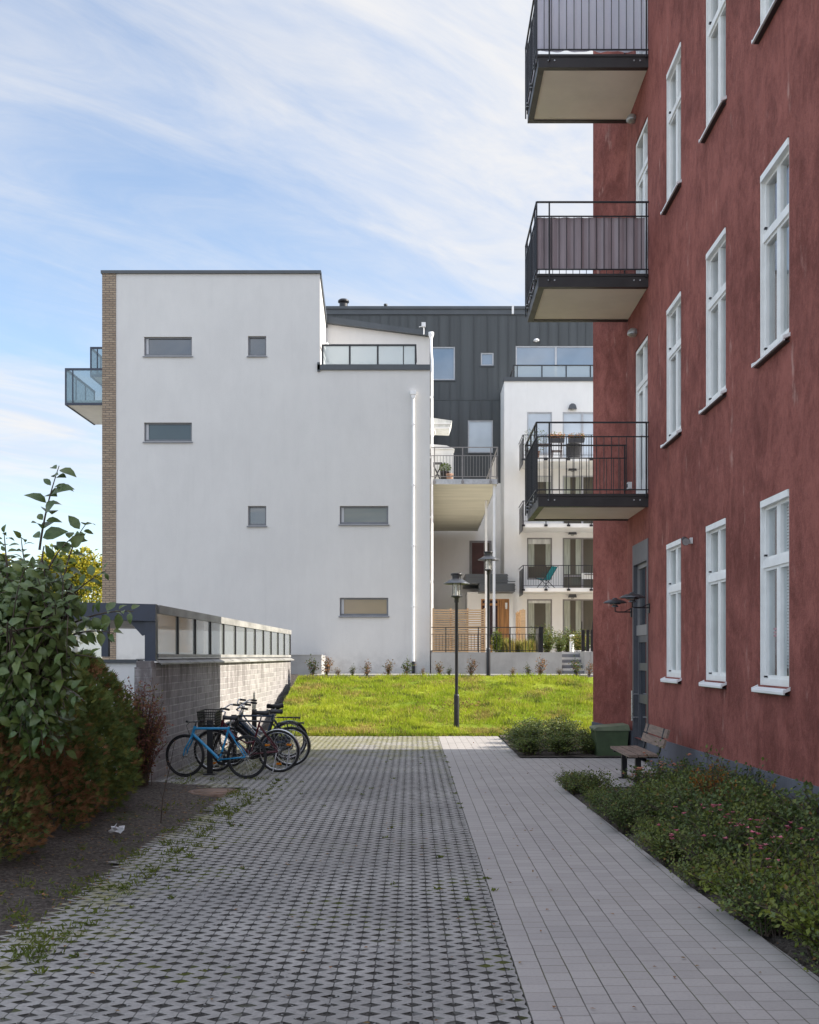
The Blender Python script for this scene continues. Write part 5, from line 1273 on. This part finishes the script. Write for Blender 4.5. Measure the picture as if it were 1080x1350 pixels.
    if style != 'road':
        m = MB(); m.prism([(bb.x + .11, bb.z + .07), (bb.x + .11, bb.z - .06), (bb.x, bb.z - .10), (wr_.x - .03, wr_.z - .05), (wr_.x - .05, wr_.z + .03), (bb.x, bb.z + .11)], 'y', -.075, -.062); m.build('chain_guard', M['bike_black'], t)
        m = MB(); m.tube([wr_ + Vector((.02, .07, -.02)), wr_ + Vector((.06, .17, -r + .01))], .009, 6); m.build('kickstand', M['chrome'], t)
    if rack:
        m = MB(); z = .745
        for y_ in (-.065, 0, .065): m.bar((-.33, y_, z), (-.76, y_, z), .011)
        for x_ in (-.33, -.5, -.65, -.76): m.bar((x_, -.07, z), (x_, .07, z), .011)
        for s_ in (-1, 1): m.bar((-.68, .07 * s_, z), wr_ + Vector((0, .07 * s_, 0)), .010); m.bar((-.48, .07 * s_, z), wr_ + Vector((0, .07 * s_, 0)), .010)
        m.bar((-.33, 0, z), st_ + Vector((.03, 0, -.08)), .012)
        m.box(-.775, -.765, -.04, .04, z - .03, z + .02); m.build('rack', M['steel_black'], t)
    if basket:
        m = MB(); x0, x1, hw, z0, z1 = .43, .70, .17, .72, .97
        for k in range(7):
            e = .012 * k / 6; z = z0 + (z1 - z0) * k / 6
            P_ = [(x0 - e, -hw - e, z), (x1 + e, -hw - e, z), (x1 + e, hw + e, z), (x0 - e, hw + e, z)]
            for i in range(4): m.bar(P_[i], P_[(i + 1) % 4], .007 if k < 6 else .013)
        for k in range(13):
            y_ = -hw + 2 * hw * k / 12; m.bar((x0, y_, z0), (x0 - .012, y_, z1), .006); m.bar((x1, y_, z0), (x1 + .012, y_, z1), .006); m.bar((x0, y_, z0), (x1, y_, z0), .006)
        for k in range(10):
            x_ = x0 + (x1 - x0) * k / 9
            for s_ in (-1, 1): m.bar((x_, hw * s_, z0), (x_, (hw + .012) * s_, z1), .006)
        m.build('basket', M['steel_black'], t)
        m = MB(); m.bar((x0 + .1, -.1, z0), wf + Vector((0, -.065, 0)), .009); m.bar((x0 + .1, .1, z0), wf + Vector((0, .065, 0)), .009); m.build('basket_stay', M['steel_black'], t)
    if extra == 'lamp':
        m = MB(); m.lathe([(.001, -.04), (.04, -.02), (.045, .04), (.001, .045)], (0, 0, 0), 12); m.v = [(hd.x + .10 + c_, b_, hd.z - .05 + a_) for a_, b_, c_ in m.v]; m.build('headlight', M['chrome'], t)
    t.location = loc; t.rotation_euler = (lean, 0, rz); t.scale = (s, s, s)
    return t
PI = math.pi
bicycle('bright blue flat bar bicycle nearest the camera by the rack', (-3.125, 16.15, .0), PI - R(14), M['blue_paint'], 'road', mud=False, lean=R(2))
bicycle('dark red step through bicycle with a wire front basket', (-2.80, 17.0, .0), PI - R(6), M['maroon'], 'step', basket=True, reflect=True, lean=R(-4), s=.98)
bicycle('black bicycle with rear rack parked behind the dark red one', (-2.72, 17.85, .0), PI + R(4), M['bike_black'], 'city', rack=True, lean=R(-4), extra='lamp')
bicycle('dark blue bicycle with raised handlebars standing askew in the row', (-2.85, 18.7, .0), PI + R(28), M['bike_teal'], 'city', lean=R(-3), s=1.0)
bicycle('silver bicycle farthest down the row beside the sunlit block wall', (-2.95, 19.6, .0), PI - R(10), M['bike_silver'], 'step', rack=True, lean=R(-4))
for i, (x, y, lb) in enumerate(((-3.28, 16.62, 'flat black steel rack post behind the blue bicycle'), (-3.2, 18.25, 'flat black steel rack post in the middle of the bicycle row'), (-3.15, 20.1, 'flat black steel rack post at the far end of the bicycles'))):
    t = thing('bicycle_rack', lb, 'bike rack', (x, y, 0), 'rack posts along the block wall')
    MB().box(x - .045, x + .045, y - .006, y + .006, 0, .82).build('post', M['steel_black'], t)
    MB().box(x - .09, x + .09, y - .09, y + .09, 0, .012).build('base_plate', M['steel_black'], t)
    m = MB(); m.tube([(x + .045 * math.cos(a), y - .012, .72 + .045 * math.sin(a)) for a in np.linspace(0, 2 * PI, 15)[:-1]], .008, 6, closed=True, caps=False); m.build('ring', M['steel_black'], t)
# ------------------------------------------------------------------ hedge of conifers on the left
def conifer(name, label, cx, cy, rx_, ry_, h, n, mats, wts, seed, L=.11, brownpatch=0.0, cat='shrub', group='hedge shrubs along the soil strip', flop=.0):
    rr_ = random.Random(seed); t = thing(name, label, cat, (cx, cy, 0), group)
    m = MB(); m.tube([(cx, cy, -.02), (cx + .03, cy, h * .45), (cx, cy + .02, h * .85)], [.05, .035, .01], 7)
    for k in range(16):
        a = rr_.uniform(0, 6.28); z = h * rr_.uniform(.08, .7); q = 1 - z / h * .6
        m.tube([(cx, cy, z), (cx + rx_ * .45 * q * math.cos(a), cy + ry_ * .45 * q * math.sin(a), z + .12), (cx + rx_ * .8 * q * math.cos(a), cy + ry_ * .8 * q * math.sin(a), z + .25)], [.016, .010, .004], 5)
    m.build('trunk', M['bark'], t)
    m = MB(); off = seed * 3.7
    for _ in range(n):
        a = rr_.uniform(0, 6.283); u = rr_.random() ** .8; z = h * (.02 + .98 * u)
        prof = (1 - max(0, (u - .35) / .65) ** 2.2 * .75) * (.78 + .22 * min(1, u / .2))
        lump = 1 + .26 * mnoise.noise((math.cos(a) * 1.6 + off, math.sin(a) * 1.6, z * 2.2)) + .14 * mnoise.noise((math.cos(a) * 4 + off, math.sin(a) * 4, z * 5))
        rad = prof * lump * (rr_.random() ** .28)
        p = Vector((cx + rx_ * rad * math.cos(a), cy + ry_ * rad * math.sin(a), z * (1 + .06 * mnoise.noise((a * 2, off, 0)))))
        out = Vector((math.cos(a), math.sin(a), .25 + .75 * u - flop)) + Vector((rr_.gauss(0, .35), rr_.gauss(0, .35), rr_.gauss(0, .35)))
        d = out.normalized()
        pn = mnoise.noise((p.x * 1.6 + off, p.y * 1.6, p.z * 1.5)) + .5 * mnoise.noise((p.x * 4, p.y * 4 + off, p.z * 4))
        mi = rr_.choices(range(len(mats)), wts)[0]
        if brownpatch and pn > .55 - brownpatch: mi = len(mats) - 1 if rr_.random() < .8 else mi
        nn = Vector((rr_.gauss(0, 1), rr_.gauss(0, 1), rr_.gauss(0, .6))).normalized()
        sd = d.cross(nn).normalized(); l = L * rr_.uniform(.6, 1.25)
        # a flat spray: a centre tip and side tips
        for (k, fw) in ((0, 1.0), (.55, .75), (-.55, .75), (1.0, .45), (-1.0, .45)):
            dd = (d + sd * k * .75).normalized(); m.leaf(p + d * l * (.0 if k == 0 else .18), dd, nn, l * fw, l * .115, mi)
    m.build('foliage', mats, t)
    return t
G = [M['l_thuja'], M['l_thuja2'], M['l_brown']]
conifer('thuja_shrub', 'dark green thuja with rusty brown dead patches at the left picture edge', -4.2, 9.35, .86, .9, 1.35, 10000, G, (5, 3, 1), 1, .085, .34)
conifer('thuja_shrub', 'thuja full of orange brown dead sprays below the broad leaved bush', -4.25, 11.2, .88, .9, 1.5, 10000, G, (5, 3, 1), 2, .09, .44)
conifer('thuja_shrub', 'dense dark green thuja, the deepest green of the hedge', -4.2, 12.45, .82, .85, 1.62, 10000, G, (7, 3, .4), 3, .095, .0)
conifer('thuja_shrub', 'olive topped thuja standing before the white low wall', -4.45, 13.75, .76, .85, 1.78, 9000, G, (5, 4, .6), 4, .10, .02)
conifer('thuja_shrub', 'thuja half hidden at the back left of the hedge', -5.6, 11.8, 1.2, 1.2, 1.6, 4200, G, (5, 4, 1), 6, .12, .2)
conifer('thuja_shrub', 'thuja at the back of the hedge beneath the dark shelter beam', -5.6, 14.2, 1.2, 1.1, 1.75, 4200, G, (5, 4, 1), 7, .12, .2)
# reddish barberry at the end
def twig_shrub(name, label, c, r, h, nb, lp, L, W, mats, wts, seed, cat, group=None, stem=M['bark'], spread=1.0, up=1.0, flower=None, nfl=0, proto=False):
    rr_ = random.Random(seed); t = thing(name, label, cat, c, group); st_ = MB(); lf = MB(); fl = MB(); x, y, z = c
    for k in range(nb):
        a = rr_.uniform(0, 6.283); e = r * spread * math.sqrt(rr_.random()); hh = h * rr_.uniform(.55, 1.0) * (1 - .35 * (e / (r * spread)) ** 2)
        if nb > 60 and cat == 'rose bush' and k % 12 == 0: hh *= 1.45; e *= 1.15
        p0 = Vector((x + rr_.gauss(0, r * .12), y + rr_.gauss(0, r * .12), z - .01)); p2 = Vector((x + e * math.cos(a), y + e * math.sin(a), z + hh))
        p1 = (p0 + p2) / 2 + Vector((-math.cos(a) * e * .15, -math.sin(a) * e * .15, hh * .18)) * up
        pts = [p0 * (1 - s) ** 2 + p1 * 2 * s * (1 - s) + p2 * s * s for s in (0, .25, .5, .75, 1)]
        st_.tube(pts, [.006, .005, .004, .003, .002], 4, 0, False)
        for q in range(lp):
            s = rr_.uniform(.18, 1.02); i = min(3, int(s * 4)); fr_ = s * 4 - i; p = pts[i] + (pts[i + 1] - pts[i]) * fr_
            d = Vector((rr_.gauss(0, 1), rr_.gauss(0, 1), rr_.gauss(.25, .7))).normalized()
            p = p + d * rr_.uniform(0, L * 1.6)
            lf.leaf(p, d, Vector((rr_.gauss(0, .7), rr_.gauss(0, .7), 1)), L * rr_.uniform(.7, 1.3), W * rr_.uniform(.7, 1.3), rr_.choices(range(len(mats)), wts)[0])
        if flower and k < nfl:
            fl = MB()
            for q in range(rr_.randint(1, 3)):
                fc = p2 + Vector((rr_.gauss(0, .03), rr_.gauss(0, .03), rr_.uniform(0, .05)))
                for s in range(7):
                    b = s * .9; fl.leaf(fc, Vector((math.cos(b), math.sin(b), rr_.uniform(.2, .9))), Vector((0, 0, 1)), .030, .027, 0)
            fl.build('flower_cluster', [flower], t)
    st_.build('stem', stem, t); lf.build('foliage', mats, t)
    return t
twig_shrub('barberry_shrub', 'dull red barberry at the end of the hedge against the block wall', (-3.86, 14.75, 0), .42, 1.62, 190, 36, .045, .022, [M['l_red'], M['l_brown'], M['l_thuja2']], (6, 2, 1.5), 31, 'shrub', spread=1.0)
# ------------------------------------------------------------------ broad leaved bush
def broad_bush():
    rr_ = random.Random(14); c = (wx(-10, 9.6), 9.6, 0)
    t = thing('broadleaf_bush', 'tall bush with broad drooping green leaves and one long leading shoot', 'bush', c)
    st_ = MB(); lf = MB()
    Yb = 9.5
    def P(x, y, Y=Yb): return Vector((wx(x, Y), Y, wz(y, Y)))
    base = Vector(c)
    crotch = [P(22, 960), P(-8, 950), P(40, 940)]
    shoots = []
    def shoot(a, b, bend, n, r0, L=.115, start=.2, rollW=.5):
        a, b = Vector(a), Vector(b); mid = (a + b) / 2 + bend
        pts = [a * (1 - s) ** 2 + mid * 2 * s * (1 - s) + b * s * s for s in np.linspace(0, 1, 9)]
        st_.tube(pts, [r0 * (1 - .8 * i / 8) + .0015 for i in range(9)], 6)
        for k in range(n):
            s = start + (1 - start) * (k + .5) / n; i = min(7, int(s * 8)); p = pts[i] + (pts[i + 1] - pts[i]) * (s * 8 - i)
            ax = (pts[i + 1] - pts[i]).normalized(); rot = k * PI / 2 + rr_.gauss(0, .3)
            sd = ax.cross(Vector((.2, -.9, .3))).normalized(); sd2 = ax.cross(sd)
            for sg in (1, -1):
                o_ = (sd * math.cos(rot) + sd2 * math.sin(rot)) * sg
                d = (o_ + ax * .5 + Vector((0, 0, .05)) + Vector((rr_.gauss(0, .2), rr_.gauss(0, .2), rr_.gauss(0, .2)))).normalized()
                l = L * rr_.choice((.6, .8, .95, 1.05, 1.2)) * rr_.uniform(.85, 1.12) * (1 - .35 * max(0, s - .8) / .2)
                q = p + d * .02
                lf.bigleaf(q, d, Vector((rr_.gauss(0, .35), -.75 + rr_.gauss(0, .35), .75)) + o_ * .15, l, l * rr_.uniform(.50, .62), rr_.uniform(.4, .9), 0 if rr_.random() < .8 else 1)
        return pts
    main = []
    for (tx, ty, dY) in ((58, 720, 0), (20, 740, .35), (95, 770, -.2), (-15, 720, .1), (70, 800, -.5), (10, 820, -.7), (-30, 780, -.3)):
        b = P(tx, ty, Yb + dY); cr = rr_.choice(crotch)
        st_.tube([base + Vector((rr_.gauss(0, .04), rr_.gauss(0, .04), 0)), (base * .45 + cr * .55) + Vector((rr_.gauss(0, .05), 0, 0)), cr, (cr + b) / 2 + Vector((rr_.gauss(0, .05), rr_.gauss(0, .05), .05)), b], [.015, .013, .011, .009, .006], 7)
        main.append((cr, b))
    # leading shoots seen against the sky
    shoot(P(52, 725), P(78, 614), Vector((-.04, 0, .0)), 9, .010, .21, .08)
    shoot(P(84, 765), P(114, 690), Vector((-.05, 0, .06)), 8, .008, .15, .1)
    shoot(P(60, 760), P(104, 702), Vector((-.06, 0, .05)), 6, .008, .115, .1)
    shoot(P(40, 770), P(28, 708), Vector((-.03, 0, .03)), 6, .008, .11, .1)
    shoot(P(80, 800), P(140, 752, 9.3), Vector((0, 0, .06)), 7, .008, .11, .2)
    shoot(P(80, 830), P(176, 806, 9.2), Vector((0, 0, .10)), 9, .009, .125, .25)
    shoot(P(70, 850), P(150, 835, 9.1), Vector((0, 0, .12)), 9, .009, .12, .2)
    shoot(P(60, 880), P(128, 868, 9.0), Vector((0, 0, .12)), 8, .009, .12, .2)
    shoot(P(40, 900), P(112, 925, 8.9), Vector((0, 0, .14)), 8, .009, .115, .2)
    shoot(P(10, 760), P(5, 700), Vector((.0, 0, .03)), 6, .008, .11, .1)
    shoot(P(5, 780), P(-25, 690), Vector((.0, 0, .03)), 7, .008, .11, .1)
    for k in range(330):
        cr, b = rr_.choice(main); s = rr_.uniform(.1, 1); a = cr + (b - cr) * s
        tip = P(rr_.uniform(-60, 104), 735 + 275 * rr_.random() ** .9, Yb + rr_.uniform(-.75, .6))
        if (tip - a).length > .75: tip = a + (tip - a).normalized() * .75
        shoot(a, tip, Vector((rr_.gauss(0, .06), rr_.gauss(0, .06), .10)), rr_.randint(5, 9), .005, .122, .12)
    st_.build('stem', M['bark'], t); lf.build('foliage', [M['l_big'], M['l_big2']], t)
broad_bush()
# bare sapling
t = thing('sapling', 'thin bare sapling twig standing alone in the soil', 'sapling', (wx(212, 11.9), 11.9, 0))
x, y, _ = t.location; m = MB(); m.tube([(x, y, -.02), (x + .02, y, .25), (x + .1, y + .02, .62), (x + .155, y, .88)], [.008, .006, .004, .002], 5); m.tube([(x + .02, y, .25), (x - .03, y - .03, .42)], [.003, .0015], 4); m.tube([(x + .08, y, .52), (x + .05, y + .04, .70)], [.003, .0015], 4)
m.build('stem', M['bark'], t); m = MB(); rr_ = random.Random(2)
for _ in range(14): s = rr_.uniform(.2, 1); m.leaf(Vector((x + .155 * s * s, y, .88 * s)), Vector((rr_.gauss(0, 1), rr_.gauss(0, 1), .2)), Vector((0, 0, 1)), .03, .018, 0)
m.build('foliage', [M['l_brown']], t)

# ------------------------------------------------------------------ rose bed along the red wall
RL = [M['l_rose'], M['l_rose2'], M['l_yel'], M['l_dry']]
def rose(seed, r, h, wts, flower, nfl, nb=85, lp=30):
    return twig_shrub('rose_bush', 'x', (0, 0, 0), r, h, nb, lp, .040, .026, RL, wts, seed, 'rose bush', 'low rose bushes in the bed along the red wall', flower=flower, nfl=nfl)
protos = [rose(41, .46, .52, (7, 3, .3, .2), None, 0), rose(42, .44, .46, (4, 6, .6, .2), None, 0), rose(43, .48, .58, (8, 2, .1, .3), None, 0)]
pyel = rose(44, .46, .50, (1, 5, 5, .2), None, 0); ppink = rose(45, .46, .50, (6, 3, .3, .2), M['petal'], 13); psal = rose(46, .44, .56, (6, 3, .3, .2), M['petal_o'], 26)
por = twig_shrub('autumn_shrub', 'small orange autumn coloured shrub among the green roses', (2.92, 11.2, 0), .28, .80, 60, 32, .04, .022, [M['l_orange'], M['l_dry'], M['l_rose2']], (6, 2, 2), 47, 'shrub')
rr_ = random.Random(8); used = set()
def put(o, x, y, s, label):
    c = o if o.name not in used else copy_tree(o)
    used.add(o.name); place(c, (x, y, .0), rr_.uniform(0, 6.28), s); c['label'] = label; return c
def edge(y): return 2.20 - .039 * (y - 6.1)
put(ppink, 2.42, 8.95, .95, 'low rose bush with pink blossoms leaning over the paving edge halfway along the bed')
put(ppink, 2.62, 9.9, 1.0, 'low rose bush with pink blossoms in the middle of the bed')
put(ppink, 3.42, 9.0, 1.0, 'low rose bush with pink blossoms at the right picture edge')
put(ppink, 2.75, 8.2, .95, 'low rose bush with pink blossoms nearest the camera')
put(psal, 2.86, 13.4, 1.0, 'salmon flowered rose bush right in front of the bench')
GREEN, YEL = 'plain green low rose bush in the bed along the red wall', 'yellow green low bush at the near end of the rose bed'
y = 5.4
while y < 14.9:
    for off in (.14, .58, 1.0, 1.36):
        x = edge(y) + off + rr_.uniform(-.1, .1)
        if x > 3.5: continue
        if abs(x - 2.98) < .3 and abs(y - 11.2) < .35: continue
        if any(abs(x - a) < .32 and abs(y - b) < .32 for a, b in ((2.42, 8.95), (2.62, 9.9), (3.42, 9.0), (2.86, 13.4), (2.75, 8.2))): continue
        if y > 13.7 and off > .5: continue
        if off < .4 and 7.6 < y < 8.4: continue
        if y < 8.0 and rr_.random() < (.85 if off < 1 else .6): put(pyel, x, y + rr_.uniform(-.15, .15), rr_.uniform(.8, 1.1), YEL)
        else: put(rr_.choice(protos), x, y + rr_.uniform(-.15, .15), rr_.uniform(.8, 1.15) * (.8 if y > 12.9 else 1) * (.72 if off < .4 else 1.0 if off < 1.2 else 1.12) * rr_.choice((.8, .95, 1.0, 1.2)), GREEN)
    y += .52
# second bed by the building corner
SH = 'dark green bushy shrub in the small bed at the corner of the red building'
sproto = twig_shrub('bed_shrub', SH, (0, 0, 0), .42, .60, 80, 34, .045, .026, RL, (5, 5, 1, .2), 51, 'shrub', 'shrubs in the corner bed')
k = 0
for (x, y, s) in ((1.88, 19.7, .85), (2.45, 19.65, .95), (2.98, 19.9, .8), (1.9, 20.5, 1.05), (2.55, 20.6, 1.1), (3.1, 20.8, 1.0), (2.0, 21.5, 1.1), (2.7, 21.7, 1.15), (2.2, 22.6, 1.0), (2.9, 22.9, 1.0), (2.3, 23.6, .9)):
    o = sproto if k == 0 else copy_tree(sproto); place(o, (x, y, .02), rr_.uniform(0, 6), (s * 1.1, s * 1.1, s * rr_.uniform(.62, .85))); o['label'] = SH; k += 1

# ------------------------------------------------------------------ shrubs along the terrace and in the garden
TS = 'thin newly planted shrub along the upper lawn edge'
tp = [twig_shrub('young_shrub', TS, (0, 0, 0), .20, .62, 16, 11, .06, .04, [M['l_dry'], M['l_tree'], M['l_brown']], w, 60 + i, 'shrub', 'young shrubs along the upper lawn edge') for i, w in enumerate(((4, 1, 1), (1, 5, .4), (2, 1, 3)))]
cnt = 0
for (px, hh) in ((413, 1.0), (430, 1.05), (446, .5), (465, .6), (484, .8), (513, .9), (537, .95), (558, .45), (579, .8), (592, .5), (621, .95), (676, .5), (697, .65), (713, 1.0), (737, .5), (759, .95), (777, .75)):
    b = tp[(cnt * 7 + 1) % 3]; o = b if cnt < 3 and b.name not in used else copy_tree(b); used.add(b.name)
    place(o, (wx(px, 31.9), 31.9 + rr_.uniform(-.3, .3), 1.2), rr_.uniform(0, 6), (hh * 1.05, hh * 1.05, hh)); o['label'] = TS; cnt += 1
GS = 'tuft of straw yellow ornamental grass behind the garden railing'
def grass_tuft():
    t = thing('ornamental_grass', GS, 'grass tuft', (0, 0, 0), 'straw yellow grass tufts in the raised garden'); m = MB(); r_ = random.Random(70)
    for _ in range(240):
        a = r_.uniform(0, 6.28); e = r_.uniform(.05, .32); h = r_.uniform(.3, .62); p = Vector((r_.gauss(0, .06), r_.gauss(0, .06), 0)); q = p + Vector((e * math.cos(a), e * math.sin(a), h)); w = Vector((-math.sin(a), math.cos(a), 0)) * .012
        mid = (p + q) / 2 + Vector((-math.cos(a) * .04, -math.sin(a) * .04, .08)); m.add([p - w, p + w, mid + w, mid - w, q], [(0, 1, 2, 3), (3, 2, 4)], r_.choice((0, 0, 1)))
    m.build('blades', [M['l_straw'], M['l_yel']], t); return t
gp = grass_tuft(); k = 0
for (px, Y) in ((662, 38.2), (672, 38.0), (682, 38.6), (692, 38.2), (702, 38.5), (668, 39.2), (687, 39.4), (698, 39.6), (656, 38.4)):
    o = gp if k == 0 else copy_tree(gp); place(o, (wx(px, Y), Y, 1.86), rr_.uniform(0, 6), rr_.uniform(.8, 1.15)); o['label'] = GS; k += 1
DS = 'dark leafy shrub before the ground floor windows of the white wing'
dp = twig_shrub('garden_shrub', DS, (0, 0, 0), .42, 1.15, 60, 20, .08, .05, [M['l_thuja2'], M['l_big'], M['l_tree']], (3, 4, 1), 80, 'shrub', 'dark shrubs before the wing windows'); k = 0
for (px, Y) in ((708, 42.5), (722, 43.0), (738, 43.4), (748, 44.5), (770, 44.0)):
    o = dp if k == 0 else copy_tree(dp); place(o, (wx(px, Y), Y, 1.86), rr_.uniform(0, 6), rr_.uniform(.8, 1.05)); o['label'] = DS; k += 1
twig_shrub('garden_shrub', 'loose yellow green shrub beside the white bollard light', (wx(763, 40.6), 40.6, 1.86), .34, 1.0, 50, 22, .07, .045, [M['l_yel'], M['l_straw'], M['l_tree']], (5, 3, 2), 81, 'shrub')
twig_shrub('garden_shrub', 'slender pale green climber on the white terrace post', (wx(655, 37.6), 37.6, 1.86), .16, 1.05, 26, 26, .08, .05, [M['l_yel'], M['l_tree']], (5, 3), 82, 'shrub')

# ------------------------------------------------------------------ trees beyond
def tree(name, label, c, h, r, n, L, mats, wts, seed, group):
    rr_ = random.Random(seed); t = thing(name, label, 'tree', c, group); x, y, z = c
    m = MB(); m.tube([(x, y, z - .1), (x + .1, y, z + h * .3), (x, y + .1, z + h * .8)], [.22, .16, .04], 9); cl = []
    for k in range(26):
        a = rr_.uniform(0, 6.28); u = rr_.uniform(.3, .98); e = r * math.sqrt(max(.05, 1 - ((u - .55) / .5) ** 2)) * rr_.uniform(.45, 1.0)
        q = Vector((x + e * math.cos(a), y + e * math.sin(a), z + h * u)); cl.append((q, rr_.uniform(.25, .42) * r))
        m.tube([(x, y, z + h * u * .6), ((x + q.x) / 2, (y + q.y) / 2, z + h * u * .88), tuple(q)], [.07, .045, .015], 5)
    m.build('trunk', M['bark'], t); m = MB()
    for _ in range(n):
        q, s = rr_.choice(cl); d = Vector((rr_.gauss(0, 1), rr_.gauss(0, 1), rr_.gauss(0, .8))).normalized(); p = q + d * s * rr_.random() ** .4
        m.leaf(p, d + Vector((rr_.gauss(0, .5), rr_.gauss(0, .5), -.2)), Vector((rr_.gauss(0, 1), rr_.gauss(0, 1), 1)), L * rr_.uniform(.7, 1.4), L * rr_.uniform(.5, .8), rr_.choices(range(len(mats)), wts)[0])
    m.build('crown', mats, t)
tree('deciduous_tree', 'sunlit yellow green tree beyond the shelter beside the brick corner', (wx(98, 75), 75, 1.2), 7.3, 3.3, 11000, .27, [M['l_autumn'], M['l_tree']], (5, 2), 91, 'trees beyond the shelter')
tree('deciduous_tree', 'yellow tree at the far left behind the broad leaved bush', (wx(-15, 75), 75, 1.2), 6.6, 3.6, 9000, .27, [M['l_autumn'], M['l_tree']], (5, 3), 92, 'trees beyond the shelter')
SUN, SKY_S, SKY_V, EXPO = 4.7, .13, .97, 1.0
CLOUD_OFF, CLOUD_ROT, CL0, CL1 = (3.1, 2.2, 0), -42, .44, .68
CLOUD_A, CLOUD_B, BACK_FILL = (2.85, 3.1, 3.6, 1), (3.55, 3.53, 3.55, 1), 2.3
# ------------------------------------------------------------------ sky, sun, camera
EL, AZ = R(31), R(1.0)
sd = Vector((math.cos(EL) * math.cos(AZ), math.cos(EL) * math.sin(AZ), math.sin(EL)))
W = bpy.data.worlds.new('World'); S.world = W; W.use_nodes = True; nt = W.node_tree; nt.nodes.clear()
sky = nd(nt, 'TexSky', sky_type='NISHITA', sun_disc=False, sun_elevation=EL, sun_rotation=PI / 2 - AZ, altitude=50, air_density=1.0, dust_density=.6, ozone_density=1.4)
dirv = nd(nt, 'TexCoord').outputs['Generated']
xyz = nd(nt, 'SeparateXYZ', {0: dirv})
zz = mth(nt, 'ADD', mth(nt, 'MAXIMUM', xyz.outputs[2], 0.0), .12)
px = mth(nt, 'DIVIDE', xyz.outputs[0], zz); py = mth(nt, 'DIVIDE', xyz.outputs[1], zz)
pv = nd(nt, 'CombineXYZ', {0: px, 1: py}).outputs[0]
mp = nd(nt, 'Mapping', {0: pv, 2: (0, 0, R(CLOUD_ROT))}).outputs[0]
mp = nd(nt, 'Mapping', {0: mp, 1: CLOUD_OFF, 3: (.62, .9, 1)}).outputs[0]
n0 = noise(nt, mp, .55, 3, .5, .3); n1 = noise(nt, mp, 1.25, 8, .58, .45)
n2 = noise(nt, nd(nt, 'Mapping', {0: mp, 3: (1, 1.9, 1)}).outputs[0], 3.4, 8, .62, .7)
cf = mth(nt, 'ADD', mth(nt, 'MULTIPLY', n0, .55), mth(nt, 'ADD', mth(nt, 'MULTIPLY', n1, .40), mth(nt, 'MULTIPLY', n2, .15)))
cl = sstep(nt, cf, CL0, CL1, .12, 1.0)
cl = mth(nt, 'MAXIMUM', cl, sstep(nt, xyz.outputs[2], .16, .0, 0, .55))
skc = nd(nt, 'HueSaturation', {'Saturation': 1.0, 'Value': SKY_V, 'Color': sky.outputs[0]}).outputs[0]
cc = mix(nt, sstep(nt, n2, .3, .7), CLOUD_A, CLOUD_B)
boost = mth(nt, 'MULTIPLY', sstep(nt, xyz.outputs[1], .45, -.35, 1.0, BACK_FILL), sstep(nt, xyz.outputs[2], .52, .95, 1.0, 1.9))  # extra cloud brightness behind the camera and overhead, added to lift the shade
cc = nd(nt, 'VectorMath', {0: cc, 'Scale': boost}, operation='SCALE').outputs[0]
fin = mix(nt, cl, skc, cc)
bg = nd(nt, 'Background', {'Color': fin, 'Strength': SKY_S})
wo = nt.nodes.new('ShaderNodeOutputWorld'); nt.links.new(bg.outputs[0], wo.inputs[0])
L = bpy.data.lights.new('sun', 'SUN'); L.energy = SUN; L.angle = R(.5); L.color = (1, .93, .82)
lo = bpy.data.objects.new('sun', L); COL.objects.link(lo); lo.rotation_euler = sd.to_track_quat('Z', 'Y').to_euler(); lo.location = (20, 20, 30)
cam = bpy.data.cameras.new('camera'); cam.sensor_fit = 'HORIZONTAL'; cam.sensor_width = 36; cam.lens = F / 1080 * 36
cam.shift_x = -(CX - 540) / 1080; cam.shift_y = (CY - 675) / 1080; cam.clip_start = .1; cam.clip_end = 4000
co_ = bpy.data.objects.new('camera', cam); COL.objects.link(co_); co_.location = (0, 0, EYE); co_.rotation_euler = (PI / 2, 0, 0); S.camera = co_
vs_ = S.view_settings; vs_.view_transform = 'Standard'; vs_.look = 'None'; vs_.exposure = EXPO; vs_.gamma = 1
try: vs_.use_curve_mapping = False
except Exception: pass
S.cycles.max_bounces = 8; S.cycles.transparent_max_bounces = 16
